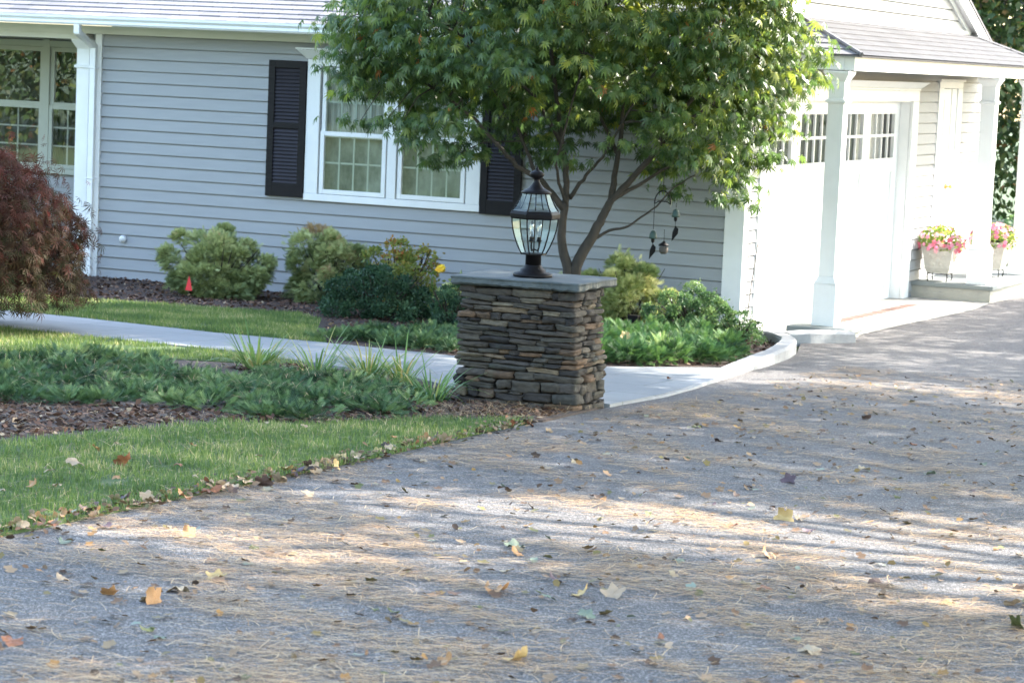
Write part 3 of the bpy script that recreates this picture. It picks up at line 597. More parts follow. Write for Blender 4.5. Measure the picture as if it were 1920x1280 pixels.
# ------------------------------------------------------------------ stone pillar
PL = empty('stone_pillar', (1.25, -7.8, .28), 'stacked fieldstone gate pillar with a bluestone cap beside the driveway', 'pillar')
def stones():
    V = []; F = []; T = []; cnt = 0
    n = 5
    grid = [(i, j, k) for i in range(n + 1) for j in range(n + 1) for k in range(n + 1) if i in (0, n) or j in (0, n) or k in (0, n)]
    idx = {q: i for i, q in enumerate(grid)}; fc = []
    for a in range(n):
        for b in range(n):
            for s_ in (0, n):
                q = [(s_, a, b), (s_, a + 1, b), (s_, a + 1, b + 1), (s_, a, b + 1)]; fc.append(q if s_ else q[::-1])
                q = [(a, s_, b), (a, s_, b + 1), (a + 1, s_, b + 1), (a + 1, s_, b)]; fc.append(q if s_ else q[::-1])
                q = [(a, b, s_), (a + 1, b, s_), (a + 1, b + 1, s_), (a, b + 1, s_)]; fc.append(q if s_ else q[::-1])
    GF = np.array([[idx[q] for q in f] for f in fc]); GV = np.array(grid) / n * 2 - 1
    def one(x0, x1, y0, y1, z0, z1):
        nonlocal cnt
        c = np.array([(x0 + x1) / 2, (y0 + y1) / 2, (z0 + z1) / 2]); h = np.array([x1 - x0, y1 - y0, z1 - z0]) / 2
        U = GV.copy(); p = 16.0
        L = (np.abs(U) ** p).sum(1) ** (1 / p); U = U / L[:, None]
        ph = RNG.random((3, 3)) * 6.28; fr = RNG.uniform(1.2, 3.2, (3, 3))
        dsp = np.stack([np.sin(U @ fr[i] + ph[i]).sum(0) if False else np.sin(U[:, 0] * fr[i, 0] + ph[i, 0]) + np.sin(U[:, 1] * fr[i, 1] + ph[i, 1]) * .6 + np.sin(U[:, 2] * fr[i, 2] + ph[i, 2]) * .6 for i in range(3)], 1)
        Q = U * h + dsp * np.minimum(h * .16, .007) + RNG.normal(0, 1, U.shape) * np.minimum(h * .08, .0032)
        a = RNG.normal(0, .016); Q[:, 2] += a * (Q[:, 0] + Q[:, 1])
        V.append(Q + c); F.append(GF + cnt); cnt += len(U); T.append(np.full(len(U), RNG.random()))
    z = .20; ci = 0
    while z < 1.035:
        hh = RNG.choice([.028, .036, .042, .052]) + RNG.uniform(-.003, .004) if z > .42 else RNG.uniform(.05, .085)
        if z + hh > 1.02: hh = 1.045 - z
        t = (z - .28) / .76; jo = .002; e0 = .0
        xa = .835 + RNG.uniform(-.012, .012) + .012 * t; xb = 1.685 - .045 * t + RNG.uniform(-.012, .012); ya = -8.105 + .02 * t; yb = -7.60
        # front row, then right, back and left rows
        def row(a, b, fn, mn, mx):
            p = a
            while p < b - .01:
                L = RNG.uniform(mn, mx)
                if b - (p + L) < mn * .7: L = b - p
                if RNG.random() < .16 and hh > .04 and L < .24:
                    s_ = RNG.uniform(.38, .62) * hh
                    fn(p, p + L, z, z + s_ - .003); fn(p, p + L * RNG.uniform(.4, .6), z + s_, z + hh - .003); fn(p + L * .55, p + L, z + s_ + .001, z + hh - .004)
                else: fn(p, p + L, z + RNG.uniform(0, .004), z + hh - .004 + RNG.uniform(-.004, .004))
                p += L + jo
        rr = lambda: RNG.uniform(-.008, .008)
        f0 = xa if ci % 2 else xa; f1 = xb if ci % 3 else xb - .10
        row(f0, f1, lambda a, b, c, d_: one(a, b, ya + rr(), ya + .16, c, d_), .07, .27)
        s0 = (ya + .165) if ci % 3 else ya
        row(s0, yb, lambda a, b, c, d_: one(xb - .13, xb + rr(), a, b, c, d_), .07, .20)
        row(xa, xb - .14, lambda a, b, c, d_: one(a, b, yb - .12, yb + rr(), c, d_), .12, .30)
        row(ya + .165, yb - .125, lambda a, b, c, d_: one(xa + rr(), xa + .12, a, b, c, d_), .1, .22)
        z += hh; ci += 1
    o = npmesh('masonry', np.vstack(V), np.vstack(F), M['stone'], None, np.concatenate(T), True)
    o.parent = PL; o.matrix_parent_inverse = PL.matrix_world.inverted(); return o
bpy.context.view_layer.update()
def keep(o, p): o.parent = p; o.matrix_parent_inverse = Matrix.Translation(-Vector(p.location)); return o
keep(stones(), PL)
keep(MB().box(.90, 1.60, -8.03, -7.66, .15, 1.03).build('core', M['soil']), PL)
# rough edged cap
nx, ny = 46, 28; X0, X1, Y0, Y1 = .785, 1.69, -8.135, -7.47; vs = []; per = []
for i in range(nx): per.append((X0 + (X1 - X0) * i / nx, Y0))
for i in range(ny): per.append((X1, Y0 + (Y1 - Y0) * i / ny))
for i in range(nx): per.append((X1 - (X1 - X0) * i / nx, Y1))
for i in range(ny): per.append((X0, Y1 - (Y1 - Y0) * i / ny))
NP = len(per); cxm, cym = (X0 + X1) / 2, (Y0 + Y1) / 2; cb = MB(); rings = []
wob = np.convolve(np.concatenate([RNG.normal(0, .010, NP)] * 3), np.ones(3) / 3, 'same')[NP:2 * NP]; wob2 = np.convolve(np.concatenate([RNG.normal(0, .012, NP)] * 3), np.ones(3) / 3, 'same')[NP:2 * NP]
for lev, (ins, zz) in enumerate(((.05, 1.045), (.012, 1.052), (.0, 1.062), (.004, 1.085), (.0, 1.098), (.012, 1.105))):
    r_ = []
    for i, (x, y) in enumerate(per):
        L = math.hypot(x - cxm, y - cym); s_ = 1 - (ins + (wob[i] if lev < 4 else wob[i] * .6 + wob2[i] * .3)) / L
        if (i in (0, nx, nx + ny, 2 * nx + ny)): s_ -= .02
        r_.append((cxm + (x - cxm) * s_, cym + (y - cym) * s_, zz + (wob2[i] * .5 if lev in (1, 2) else 0) + .009 * (x - cxm)))
    rings.append(r_)
vs = [q for r_ in rings for q in r_]; fs = []
for l in range(5):
    for i in range(NP): fs.append((l * NP + i, l * NP + (i + 1) % NP, (l + 1) * NP + (i + 1) % NP, (l + 1) * NP + i))
fs.append(tuple(range(NP))[::-1]); fs.append(tuple(5 * NP + i for i in range(NP)))
keep(cb.add(vs, fs).build('capstone', M['cap']), PL)

# ------------------------------------------------------------------ lantern
LC = (1.245, -7.85); LZ = 1.108
LN = empty('post_lantern', (*LC, LZ), 'black six sided lantern with clear glass panes standing on the stone pillar', 'lantern')
def lz(h): return h
A0 = math.atan2(-FWD[1], -FWD[0]) + math.radians(-20)   # one rib sits left of the centre of view
MB().lathe((0, 0, 0), [(.125, 0), (.128, .01), (.12, .022), (.085, .03), (.08, .045), (.062, .055), (.056, .07), (.053, .075)], 32).build('base', M['iron'], LN, smooth=True)
MB().lathe((0, 0, .07), [(.051, 0), (.051, .066), (.06, .068), (.066, .074)], 24).build('neck', M['iron'], LN, smooth=True)
BP = [(.080, .145), (.104, .19), (.126, .245), (.142, .30), (.149, .345), (.150, .372)]
RP = [(.150, .418), (.130, .445), (.112, .48), (.099, .51), (.090, .537)]
def rib(prof, k, rr): return [(r * math.cos(A0 + k * math.pi / 3), r * math.sin(A0 + k * math.pi / 3), z) for r, z in prof], rr
fr = MB()
for k in range(6):
    fr.tube(rib(BP, k, 0)[0], .0045, 6); fr.tube(rib(RP, k, 0)[0], .0045, 6)
fr.lathe((0, 0, 0), [(.07, .14), (.084, .14), (.084, .149), (.07, .149)], 6, A0); fr.build('frame', M['iron'], LN)
MB().lathe((0, 0, 0), [(.14, .368), (.155, .368), (.163, .378), (.165, .40), (.158, .412), (.152, .42), (.14, .42)], 6, A0).build('rim', M['iron'], LN, bevel=.004)
MB().lathe((0, 0, 0), [(.097, .53), (.098, .54), (.076, .552), (.05, .566), (.032, .585), (.02, .605), (.017, .618), (.022, .626), (.04, .636), (.048, .65), (.046, .662), (.03, .672), (.014, .678), (.009, .69), (.004, .705)], 28).build('finial', M['iron'], LN, smooth=True)
for prof in (BP, RP):
    for k in range(6):
        a, _ = rib(prof, k, 0); b, _ = rib(prof, k + 1, 0); vs = []; fs = []
        for p, q in zip(a, b): vs += [p, q]
        for i in range(len(a) - 1): fs.append((2 * i, 2 * i + 1, 2 * i + 3, 2 * i + 2))
        MB().add(vs, fs).build('glass_pane', M['glassL'], LN)
st = MB(); st.tube([(0, 0, .14), (0, 0, .53)], .0045, 8); st.build('stem', M['iron'], LN)
for a in (A0 - .25, A0 + 1.9, A0 + 4.0):
    x, y = .032 * math.cos(a), .032 * math.sin(a)
    s_ = MB().tube([(0, 0, .175), (x * .7, y * .7, .165), (x, y, .185), (x, y, .225)], .005, 6).lathe((x, y, .222), [(.009, 0), (.02, .006), (.013, .014), (.013, .03)], 12).build('candle_arm', M['iron'], LN)
    MB().lathe((x, y, .252), [(.012, 0), (.0125, .05), (.015, .06), (.012, .085), (.003, .105)], 12).build('bulb', M['bulb'], s_, smooth=True)

# ------------------------------------------------------------------ trees and shrubs
def w2(base, du, dv, ppm, df=0): return np.array(base) + RIGHT * du / ppm + DOWN * dv / ppm + FWD * df
TB = np.array([-.90, -2.0, .08]); PPM = 212
JM = empty('japanese_maple', TB, 'green japanese maple with forked trunk behind the stone pillar', 'tree')
def tp(u, v, df=0): return w2(TB, u - 1062, v - 628, PPM, df) - TB
tr = MB()
LIMBS = [
 ([(1066, 640), (1064, 560), (1062, 505), (1052, 470), (1050, 430), (1056, 390), (1060, 360), (1058, 310), (1050, 250), (1040, 170), (1030, 60)], [0, 0, 0, 0, 0, 0, .0, .05, .1, .15, .2], .062, .016),
 ([(1068, 640), (1068, 560), (1076, 500), (1100, 455), (1118, 425), (1130, 400), (1143, 375), (1175, 345), (1215, 300), (1245, 250), (1300, 180), (1370, 100)], [0, 0, 0, 0, 0, 0, 0, 0, -.1, -.15, -.3, -.4], .07, .014),
 ([(1143, 375), (1150, 330), (1160, 280), (1170, 200), (1185, 100), (1195, -20)], [0, .1, .2, .3, .4, .5], .034, .012),
 ([(1056, 395), (1030, 362), (1003, 335), (965, 312), (940, 285), (890, 230), (810, 170), (730, 120)], [0, 0, -.05, -.1, -.15, -.2, -.3, -.4], .036, .010),
 ([(1030, 362), (1000, 318), (985, 280), (960, 220), (900, 120), (850, 40)], [0, .1, .2, .3, .4, .5], .024, .009),
 ([(1066, 372), (1085, 345), (1100, 325), (1125, 300), (1160, 240), (1200, 170)], [0, -.1, -.2, -.3, -.5, -.6], .022, .008),
 ([(1112, 448), (1140, 432), (1152, 431), (1175, 425), (1200, 408), (1228, 388), (1262, 350), (1300, 330)], [0, 0, -.02, -.04, -.06, -.08, -.1, -.15], .016, .006),
 ([(1150, 372), (1190, 350), (1240, 320), (1300, 290), (1380, 270), (1440, 270)], [0, .05, .1, .1, .1, .1], .022, .007),
 ([(1215, 300), (1280, 230), (1370, 170), (1450, 120), (1510, 100)], [-.1, 0, .1, .2, .3], .02, .007),
 ([(1052, 270), (1000, 180), (900, 90), (800, 40), (700, 20)], [.1, .0, -.2, -.3, -.4], .022, .007),
 ([(1060, 385), (1045, 345), (1038, 315), (1048, 270), (1080, 160), (1100, 40)], [0, -.15, -.3, -.5, -.7, -.8], .018, .006),
 ([(1160, 290), (1120, 200), (1090, 100), (1070, 0)], [.2, .5, .8, 1.0], .02, .006)]
LP = []
for pts, dfs, r0, r1 in LIMBS:
    P = [tp(u, v, df) for (u, v), df in zip(pts, dfs)]; Q = []; n = len(P)
    for i in range(n - 1):
        for t in (0, .33, .66): Q.append(P[i] * (1 - t) + P[i + 1] * t + RNG.normal(0, .004, 3))
    Q.append(P[-1]); rads = [r0 + (r1 - r0) * (i / (len(Q) - 1)) ** .7 for i in range(len(Q))]
    tr.tube(Q, rads, 9); LP += Q[len(Q) // 4:]
LP = np.array(LP)
# canopy sample points in view aligned frame (u,v px, depth m)
SIL = [(595, 60), (640, 110), (625, 180), (650, 235), (720, 255), (760, 275), (810, 305), (860, 300), (900, 275), (960, 285), (1000, 300), (1040, 305), (1110, 285), (1170, 290), (1230, 330), (1290, 370), (1345, 395), (1390, 380), (1400, 330), (1440, 300), (1480, 270), (1480, 215), (1520, 170), (1550, 110), (1500, 60), (1470, 0), (1420, -120), (1300, -230), (1100, -290), (900, -230), (720, -90), (640, 10)]
def canopy(n):
    out = np.zeros((0, 3))
    while len(out) < n:
        u = RNG.uniform(590, 1560, n); v = RNG.uniform(-300, 400, n); ok = inpoly(u, v, SIL)
        # thickness shrinks towards the outline
        cu, cv = 1065, 60; rr = np.sqrt(((u - cu) / 500) ** 2 + ((v - cv) / 350) ** 2); hw = 1.55 * np.sqrt(np.clip(1 - rr ** 2, .05, 1))
        s = RNG.uniform(-1, 1, n); s = np.sign(s) * np.abs(s) ** .6; q = np.stack([u, v, s * hw], 1)
        den = vnoise(u + 300 * s, v * 1.9, 75, 5); ok &= den > .45 - .08 * (np.abs(s) < .4); ok &= ~((v > 225) & (u > 1000) & (u < 1215) & (RNG.random(n) < .75)); ok &= ~((v > 175) & (u > 930) & (u < 1330) & (RNG.random(n) < .35))
        ok &= ~((rr > .82) & (RNG.random(n) < .45)); ok &= ~((v > 190) & (u < 960) & (RNG.random(n) < .5)); ok &= ~((v > 320) & (u > 1230) & (RNG.random(n) < .5))
        out = np.vstack([out, q[ok]])
    return out[:n]
tips = canopy(1600); tw = np.array([tp(u, v, d_) for u, v, d_ in tips])
wy = tw[:, 1] + TB[1]; tw[:, 1] = np.where(wy > -.35, -.35 - TB[1] - RNG.random(len(tw)) * .4, tw[:, 1])
for p in tw[::6]:
    dd_ = np.linalg.norm(LP - p, axis=1) + .35 * np.maximum(0, LP[:, 2] - p[2]); q = LP[np.argmin(dd_)]; L = np.linalg.norm(p - q)
    if L > 1.5: continue
    mid = (p + q) / 2 + np.array([0, 0, .08 * L]) + RNG.normal(0, .03, 3); tr.tube([q, mid, p], [.008, .0055, .003], 5, False)
tr.build('trunk', M['bark'], JM, smooth=True)
per_ = 15; pos = np.repeat(tw, per_, 0) + RNG.normal(0, 1, (len(tw) * per_, 3)) * np.array([.105, .105, .032])
out_ = pos - np.array([0, 0, 1.6]); out_[:, 2] *= .2; out_ = nrm(out_)
dr_ = out_ * .55 + RNG.normal(0, .55, pos.shape); dr_[:, 2] = -np.abs(RNG.normal(.75, .5, len(pos))); 
up_ = np.array([0, 0, 1.]) + RNG.normal(0, .35, pos.shape) + out_ * .5
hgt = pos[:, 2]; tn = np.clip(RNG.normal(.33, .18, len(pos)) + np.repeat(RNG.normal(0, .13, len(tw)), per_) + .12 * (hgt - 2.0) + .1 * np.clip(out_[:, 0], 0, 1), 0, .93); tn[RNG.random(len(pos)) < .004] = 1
scatter('crown', *T_MAPLE, pos, dr_, up_, RNG.uniform(.055, .11, len(pos)), M['maple'], JM, tn)

# weeping red laceleaf maple
RB = np.array([-4.2, -6.75, .24])
RM = empty('laceleaf_maple', RB, 'weeping dark red laceleaf maple overhanging the walkway at the left edge', 'tree')
t_ = MB()
for i in range(17):
    a = RNG.uniform(0, 6.28); r = RNG.uniform(.35, .85); top = np.array([.12 * math.cos(a), .12 * math.sin(a), .85 + RNG.uniform(-.1, .3)])
    e = np.array([r * math.cos(a), r * math.sin(a), RNG.uniform(.35, 1.0)])
    t_.tube([(0, 0, -.1), (.03 * math.cos(a), .03 * math.sin(a), .4), tuple(top), tuple((top + e) / 2 + np.array([0, 0, .22])), tuple(e)], [.05, .04, .018, .010, .004], 6, False)
t_.build('trunk', M['bark'], RM, smooth=True)
n = 20000; a = RNG.uniform(0, 2 * math.pi, n); ct = RNG.uniform(-.25, 1, n); rad = (1 - RNG.random(n) ** 2 * .45)
lump = .86 + .3 * vnoise(a * 3, ct * 4, 1.0, 9)
pos = np.stack([np.cos(a) * np.sqrt(1 - np.clip(ct, 0, 1) ** 2) * 1.08, np.sin(a) * np.sqrt(1 - np.clip(ct, 0, 1) ** 2) * 1.08, np.where(ct > 0, .60 + ct * .90, .60 + ct * 1.5)], 1) * np.stack([rad * lump, rad * lump, np.where(ct > 0, rad * (.9 + .1 * lump), 1)], 1)
wsk = RNG.random(n) < .07; pos[wsk] *= RNG.uniform(1.03, 1.16, (wsk.sum(), 1))
o_ = nrm(pos * np.array([1, 1, 0]) + 1e-6); dr_ = o_ * .4 + RNG.normal(0, .5, pos.shape); dr_[:, 2] = -RNG.uniform(-.2, 1.2, n)
tn = np.clip(.15 + .55 * np.clip(pos[:, 2] / 1.3, 0, 1) + RNG.normal(0, .2, n), 0, 1)
scatter('crown', *T_LACE, pos, dr_, o_ + RNG.normal(0, .5, pos.shape) + np.array([0, 0, .6]), RNG.uniform(.05, .10, n), M['redmap'], RM, tn)

def shrub(name, c, r, n, mat, label, cat='shrub', kind='leaf', size=(.02, .035), hgt_low=-.35, lump_s=.45, seed=1, group=None, clumps=46):
    """lumpy ellipsoid filled with leaves; c = base centre on the ground, r = half sizes (x,y), height"""
    E = empty(name, c, label, cat, group); rx, ry, h = r[0] * .74, r[1] * .74, r[2] * .84
    st_ = MB()
    for i in range(26):
        a = RNG.uniform(0, 6.28); q = RNG.uniform(.3, 1.1); st_.tube([(RNG.normal(0, .02), RNG.normal(0, .02), -.04), (math.cos(a) * rx * q * .5, math.sin(a) * ry * q * .5, h * .4), (math.cos(a) * rx * q, math.sin(a) * ry * q, h * RNG.uniform(.6, .9))], [.012, .008, .003], 5, False)
    st_.build('stem', M['bark'], E)
    K = clumps; r2 = np.random.default_rng(seed)
    ga = np.arange(K) * 2.39996 + r2.normal(0, .25, K); ct = hgt_low + (1 - hgt_low) * (np.arange(K) + .5) / K; s = np.sqrt(1 - ct ** 2); q = r2.uniform(.45, 1.12, K)
    C_ = np.stack([np.cos(ga) * s * rx * q, np.sin(ga) * s * ry * q, h * (.10 + .76 * (ct - hgt_low) / (1 - hgt_low) * (.45 + .55 * q) + r2.normal(0, .07, K))], 1)
    R_ = r2.uniform(.12, .30, K) * (rx + ry + h) / 3
    sh_ = r2.random(K) < .2; C_[sh_] = (C_[sh_] - np.array([0, 0, h * .2])) * r2.uniform(1.1, 1.35, (sh_.sum(), 1)) + np.array([0, 0, h * .2]); R_[sh_] *= .6; C_[:, 2] = np.maximum(C_[:, 2], .05)
    i_ = r2.integers(0, K, n); o_ = nrm(r2.normal(0, 1, (n, 3))); out = nrm(C_[i_] - np.array([0, 0, h * .35])); o_ = nrm(o_ + out * .55 + np.array([0, 0, .25]))
    rad = R_[i_] * (1 - r2.random(n) ** 2.5 * .5) * np.where(r2.random(n) < .10, r2.uniform(1.1, 1.7, n), 1)
    pos = C_[i_] + o_ * rad[:, None] * np.array([1, 1, .8]); pos[:, 2] = np.maximum(pos[:, 2], .015)
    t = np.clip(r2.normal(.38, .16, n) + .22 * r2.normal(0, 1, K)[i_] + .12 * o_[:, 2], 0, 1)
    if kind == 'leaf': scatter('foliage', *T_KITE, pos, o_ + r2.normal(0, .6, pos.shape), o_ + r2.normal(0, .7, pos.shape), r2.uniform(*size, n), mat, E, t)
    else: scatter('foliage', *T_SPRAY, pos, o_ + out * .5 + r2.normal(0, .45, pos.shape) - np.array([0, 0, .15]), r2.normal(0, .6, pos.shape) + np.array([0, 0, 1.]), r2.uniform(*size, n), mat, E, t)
    return E
def gz(x, y): return (x, y, g(y))
shrub('thread_cypress', gz(-4.87, -1.35), (.60, .52, .74), 13000, M['cypress'], 'pale green feathery cypress shrub standing behind the red marker flag', kind='spray', size=(.04, .075), clumps=46, seed=3)
shrub('thread_cypress', gz(-3.90, -.85), (.52, .45, .90), 11000, M['cypress'], 'taller pale green cypress shrub below the window, left of the dark rounded yew', kind='spray', size=(.04, .075), clumps=46, seed=8, lump_s=.35)
shrub('yew_shrub', gz(-2.68, -2.25), (.56, .5, .58), 20000, M['yew'], 'large dark green rounded yew on the bed edge left of the pillar', size=(.018, .034), seed=5)
shrub('spirea_shrub', gz(-2.98, -1.2), (.42, .38, .84), 6500, M['spirea'], 'olive and rust tinged loose shrub rising behind the dark yew', size=(.025, .045), seed=6, lump_s=.35)
shrub('yew_shrub', gz(-1.72, -2.7), (.30, .28, .48), 6500, M['yew'], 'small dark green yew half hidden behind the pillar', size=(.016, .03), seed=11)
shrub('golden_shrub', gz(-2.2, -1.55), (.24, .22, .46), 1800, M['gold'], 'small yellow leaved shrub below the yellow lily', size=(.03, .06), seed=12)
shrub('golden_cypress', gz(-.80, -.85), (.46, .40, .82), 8000, M['gold'], 'bright yellow variegated cypress by the wall right of the pillar', kind='spray', size=(.045, .08), clumps=40, seed=14, hgt_low=-.1)
shrub('golden_cypress', gz(-1.35, -.9), (.26, .25, .62), 4000, M['gold'], 'small yellow cypress seen between the maple trunks', kind='spray', size=(.04, .07), clumps=26, seed=15)
shrub('boxwood_shrub', gz(.06, -1.45), (.50, .48, .60), 17000, M['box'], 'broad mid green boxwood at the house corner', size=(.016, .03), seed=16)
shrub('boxwood_shrub', gz(.52, -1.42), (.27, .27, .34), 4200, M['box'], 'low light green boxwood beside the curved kerb', size=(.014, .026), seed=17)

def juniper(name, poly, n, mat, label, hmin=.05, hmax=.2, mounds=(), size=(.07, .12), seed=2):
    """many feathery rosettes of different height and tone, with dark soil showing between them"""
    r2 = np.random.default_rng(seed); area = abs(sum(poly[i][0] * poly[(i + 1) % len(poly)][1] - poly[(i + 1) % len(poly)][0] * poly[i][1] for i in range(len(poly)))) / 2
    K = int(area * 40); c = samp(poly, K); ok = vnoise(c[:, 0] + 7, c[:, 1] + 3, .33, seed + 1) > .27; c = c[ok]; K = len(c); m_ = n // K; n = m_ * K
    R_ = r2.uniform(.07, .16, K); H_ = hmin + (hmax - hmin) * (.25 * r2.random(K) + .75 * vnoise(c[:, 0], c[:, 1], .30, seed + 2))
    for mx_, my_, mr, mh in mounds: H_ = H_ + mh * np.exp(-((c[:, 0] - mx_) ** 2 + (c[:, 1] - my_) ** 2) / mr ** 2)
    i_ = np.repeat(np.arange(K), m_); a = r2.uniform(0, 6.28, n); u = r2.random(n) ** .6; x = c[i_, 0] + np.cos(a) * u * R_[i_]; y = c[i_, 1] + np.sin(a) * u * R_[i_]
    z = gv(y) + .015 + H_[i_] * (1 - .75 * u ** 2) * r2.uniform(.55, 1.0, n)
    d_ = np.stack([np.cos(a), np.sin(a), 1.25 - 1.2 * u + r2.normal(0, .25, n)], 1) + r2.normal(0, .25, (n, 3)); N_ = np.stack([np.cos(a) * .4, np.sin(a) * .4, np.ones(n)], 1) + r2.normal(0, .5, (n, 3))
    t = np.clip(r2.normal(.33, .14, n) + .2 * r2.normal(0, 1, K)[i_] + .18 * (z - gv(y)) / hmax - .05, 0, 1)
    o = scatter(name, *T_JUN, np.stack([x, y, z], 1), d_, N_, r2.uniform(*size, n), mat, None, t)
    return tag(o, label, 'juniper', kind='stuff')
T_JUN = spray(6, .034, .26)
NJ = [(-2.4, -9.6), (-2.2, -8.8), (-1.85, -8.2), (-1.45, -7.9), (-.9, -7.9), (-.2, -7.75), (.5, -7.9), (.85, -8.35), (1.02, -9.0), (1.16, -9.5), (.9, -9.95), (.5, -10.3), (.15, -10.25), (-.35, -10.2), (-.8, -10.7), (-1.6, -11.2), (-2.8, -11)]
juniper('juniper_groundcover', NJ, 15000, M['junip'], 'low blue green juniper carpet in the bed before the lawn strip', .015, .09, [(-1.45, -8.75, .34, .13)], (.05, .095), 2)
juniper('juniper_groundcover', [(-1.95, -4.75), (-2.1, -4.1), (-1.5, -3.1), (-.9, -3.3), (-.35, -3.6), (-.2, -4.6), (-.4, -5.05), (-1.3, -5.0)], 7000, M['junip'], 'dark juniper carpet below the yews beside the walkway', .03, .12, (), (.05, .09), 5)
juniper('juniper_groundcover', [(-.2, -4.7), (-.5, -3.6), (-.9, -2.2), (-.6, -1.6), (.0, -1.95), (.5, -2.1), (.95, -2.9), (1.1, -3.4), (1.12, -3.9), (.85, -4.45), (.4, -4.75)], 12000, M['junip2'], 'bright green feathery juniper carpet right of the pillar', .05, .24, (), (.06, .11), 8)

# daylily clumps
def clump(x, y, n, L, label):
    E = empty('daylily_clump', (x, y, g(y)), label, 'plant', 'daylily clumps in the juniper bed')
    a = RNG.uniform(0, 6.28, n); b = np.stack([np.cos(a), np.sin(a), np.zeros(n)], 1) * RNG.uniform(.0, .09, (n, 1)); tl = RNG.uniform(.25, 1.15, (n, 1))
    d_ = np.stack([np.cos(a), np.sin(a), np.zeros(n)], 1) * tl + np.array([0, 0, 1.])
    strands(b, d_, RNG.uniform(.6, 1.15, n) * L, 7, RNG.uniform(.010, .017, n), RNG.uniform(.15, .75, n), 'leaf_blade', M['lily'], E)
clump(-.92, -7.55, 110, .50, 'green daylily clump on the left, alone before the walkway')
clump(-.42, -7.62, 55, .50, 'sparse daylily tuft with one tall upright blade')
clump(-.12, -7.42, 100, .46, 'bushy daylily clump with yellowing blades in the middle')
clump(.12, -7.4, 70, .44, 'daylily clump right next to the yellowing one')
clump(.80, -8.35, 60, .46, 'upright daylily tuft at the left foot of the stone pillar')

# lawn blades
def blades(poly, n, lo, hi, name, label):
    p = samp(poly, n); dn = vnoise(p[:, 0], p[:, 1], .35, 4); p = p[dn > .12]; n = len(p); a = RNG.uniform(0, 6.28, n)
    d_ = np.stack([np.cos(a) * .5, np.sin(a) * .5, np.ones(n)], 1); d_[:, :2] *= RNG.uniform(.1, 1.3, (n, 1))
    hl = lo + (hi - lo) * (.5 * RNG.random(n) + .5 * vnoise(p[:, 0], p[:, 1], .18, 6))
    b = np.stack([p[:, 0], p[:, 1], gv(p[:, 1]) + .012], 1)
    tag(strands(b, d_, hl, 2, .0042, RNG.uniform(.1, .6, n), name, M['grass'], None, np.clip(.55 * RNG.random(n) + .6 * vnoise(p[:, 0], p[:, 1], .28, 15) - .1 + .35 * (RNG.random(n) < .07), 0, 1)), label, 'grass', kind='stuff')
blades([(1.72, -8.85), (1.84, -11), (1.86, -13), (1.9, -17.6), (-2.6, -17.6), (-2.6, -12.9), (-1.2, -13.4), (.22, -12.15), (.39, -11.05), (.5, -10.43), (.93, -10.1), (1.24, -9.34), (1.50, -9.0)], 120000, .03, .075, 'grass', 'green grass of the lawn strip beside the driveway')
blades([(-1.25, -7.15), (-1.9, -7.5), (-2.1, -8.6), (-2.6, -9.8), (-6, -9.5), (-6.5, -6.4), (-3.86, -6.44), (-2.35, -6.5), (-1.67, -6.52), (-.9, -6.85)], 60000, .03, .075, 'grass', 'green grass between the junipers and the walkway')
blades([(-1.7, -5.05), (-2.67, -5.1), (-4.07, -4.9), (-8, -4.8), (-8, -3.2), (-6, -3.2), (-5.29, -3.12), (-4.37, -2.85), (-3.36, -2.5), (-2.9, -2.9), (-2.2, -4.3), (-1.85, -4.8)], 60000, .03, .075, 'grass', 'sunlit green grass between the walkway and the house bed')

# mulch chips
def chips(poly, n, name, label, h):
    p = samp(poly, n); pos = np.stack([p[:, 0], p[:, 1], gv(p[:, 1]) + h + RNG.random(n) * .015], 1); a = RNG.uniform(0, 6.28, n)
    tag(scatter(name, *T_KITE, pos, np.stack([np.cos(a), np.sin(a), RNG.normal(0, .35, n)], 1), np.array([0, 0, 1.]) + RNG.normal(0, .5, (n, 3)), RNG.uniform(.02, .06, n), M['chip']), label, 'mulch', kind='stuff')
chips([(1.3, -9.2), (.9, -10.05), (.4, -10.5), (.3, -11.1), (.1, -12.1), (-1.2, -13.2), (-3.0, -12.4), (-2.6, -10.4), (-.8, -10.4), (.1, -10.0), (.6, -8.2), (-1.2, -7.6), (-.9, -7.0), (.5, -7.6), (1.6, -7.65), (1.7, -8.7)], 14000, 'mulch', 'dark bark mulch of the near bed', .012)
chips([(-1.9, -4.6), (-2.9, -2.9), (-3.36, -2.5), (-4.37, -2.85), (-5.29, -3.1), (-8, -3.1), (-8, -.1), (.2, -.1), (.72, -.8), (1.0, -1.7), (1.2, -3.2), (1.2, -4), (.5, -4.9), (-.5, -5.12)], 13000, 'mulch', 'brown bark mulch along the house wall', .02)

# ------------------------------------------------------------------ small garden things
fl = empty('marker_flag', (-4.84, -1.95, .07), 'small red marker flag stuck in the mulch before the cypress', 'flag')
MB().tube([(0, 0, -.03), (.004, 0, .25)], .0018, 5).build('wire', M['rust_steel'], fl)
MB().add([(.004, 0, .25), (.045, -.01, .10), (-.04, .004, .10), (.03, .012, .12)], [(0, 2, 1), (0, 1, 3)]).build('banner', M['red'], fl)
ly = empty('yellow_lily', (-2.38, -1.75, .063), 'yellow trumpet lily on a thin stalk left of the pillar', 'flower')
MB().tube([(0, 0, -.02), (.01, 0, .3), (.0, 0, .43), (.03, -.01, .47)], .005, 5).tube([(0, 0, .43), (-.07, 0, .46), (-.10, 0, .44)], .004, 5).build('stalk', M['pleaf'], ly)
n = 6; a = np.arange(n) / n * 6.28; ax = np.array([.8, .2, .25]); ax /= np.linalg.norm(ax); e1 = nrm(np.cross(ax, [0, 0, 1.])); e2 = np.cross(ax, e1)
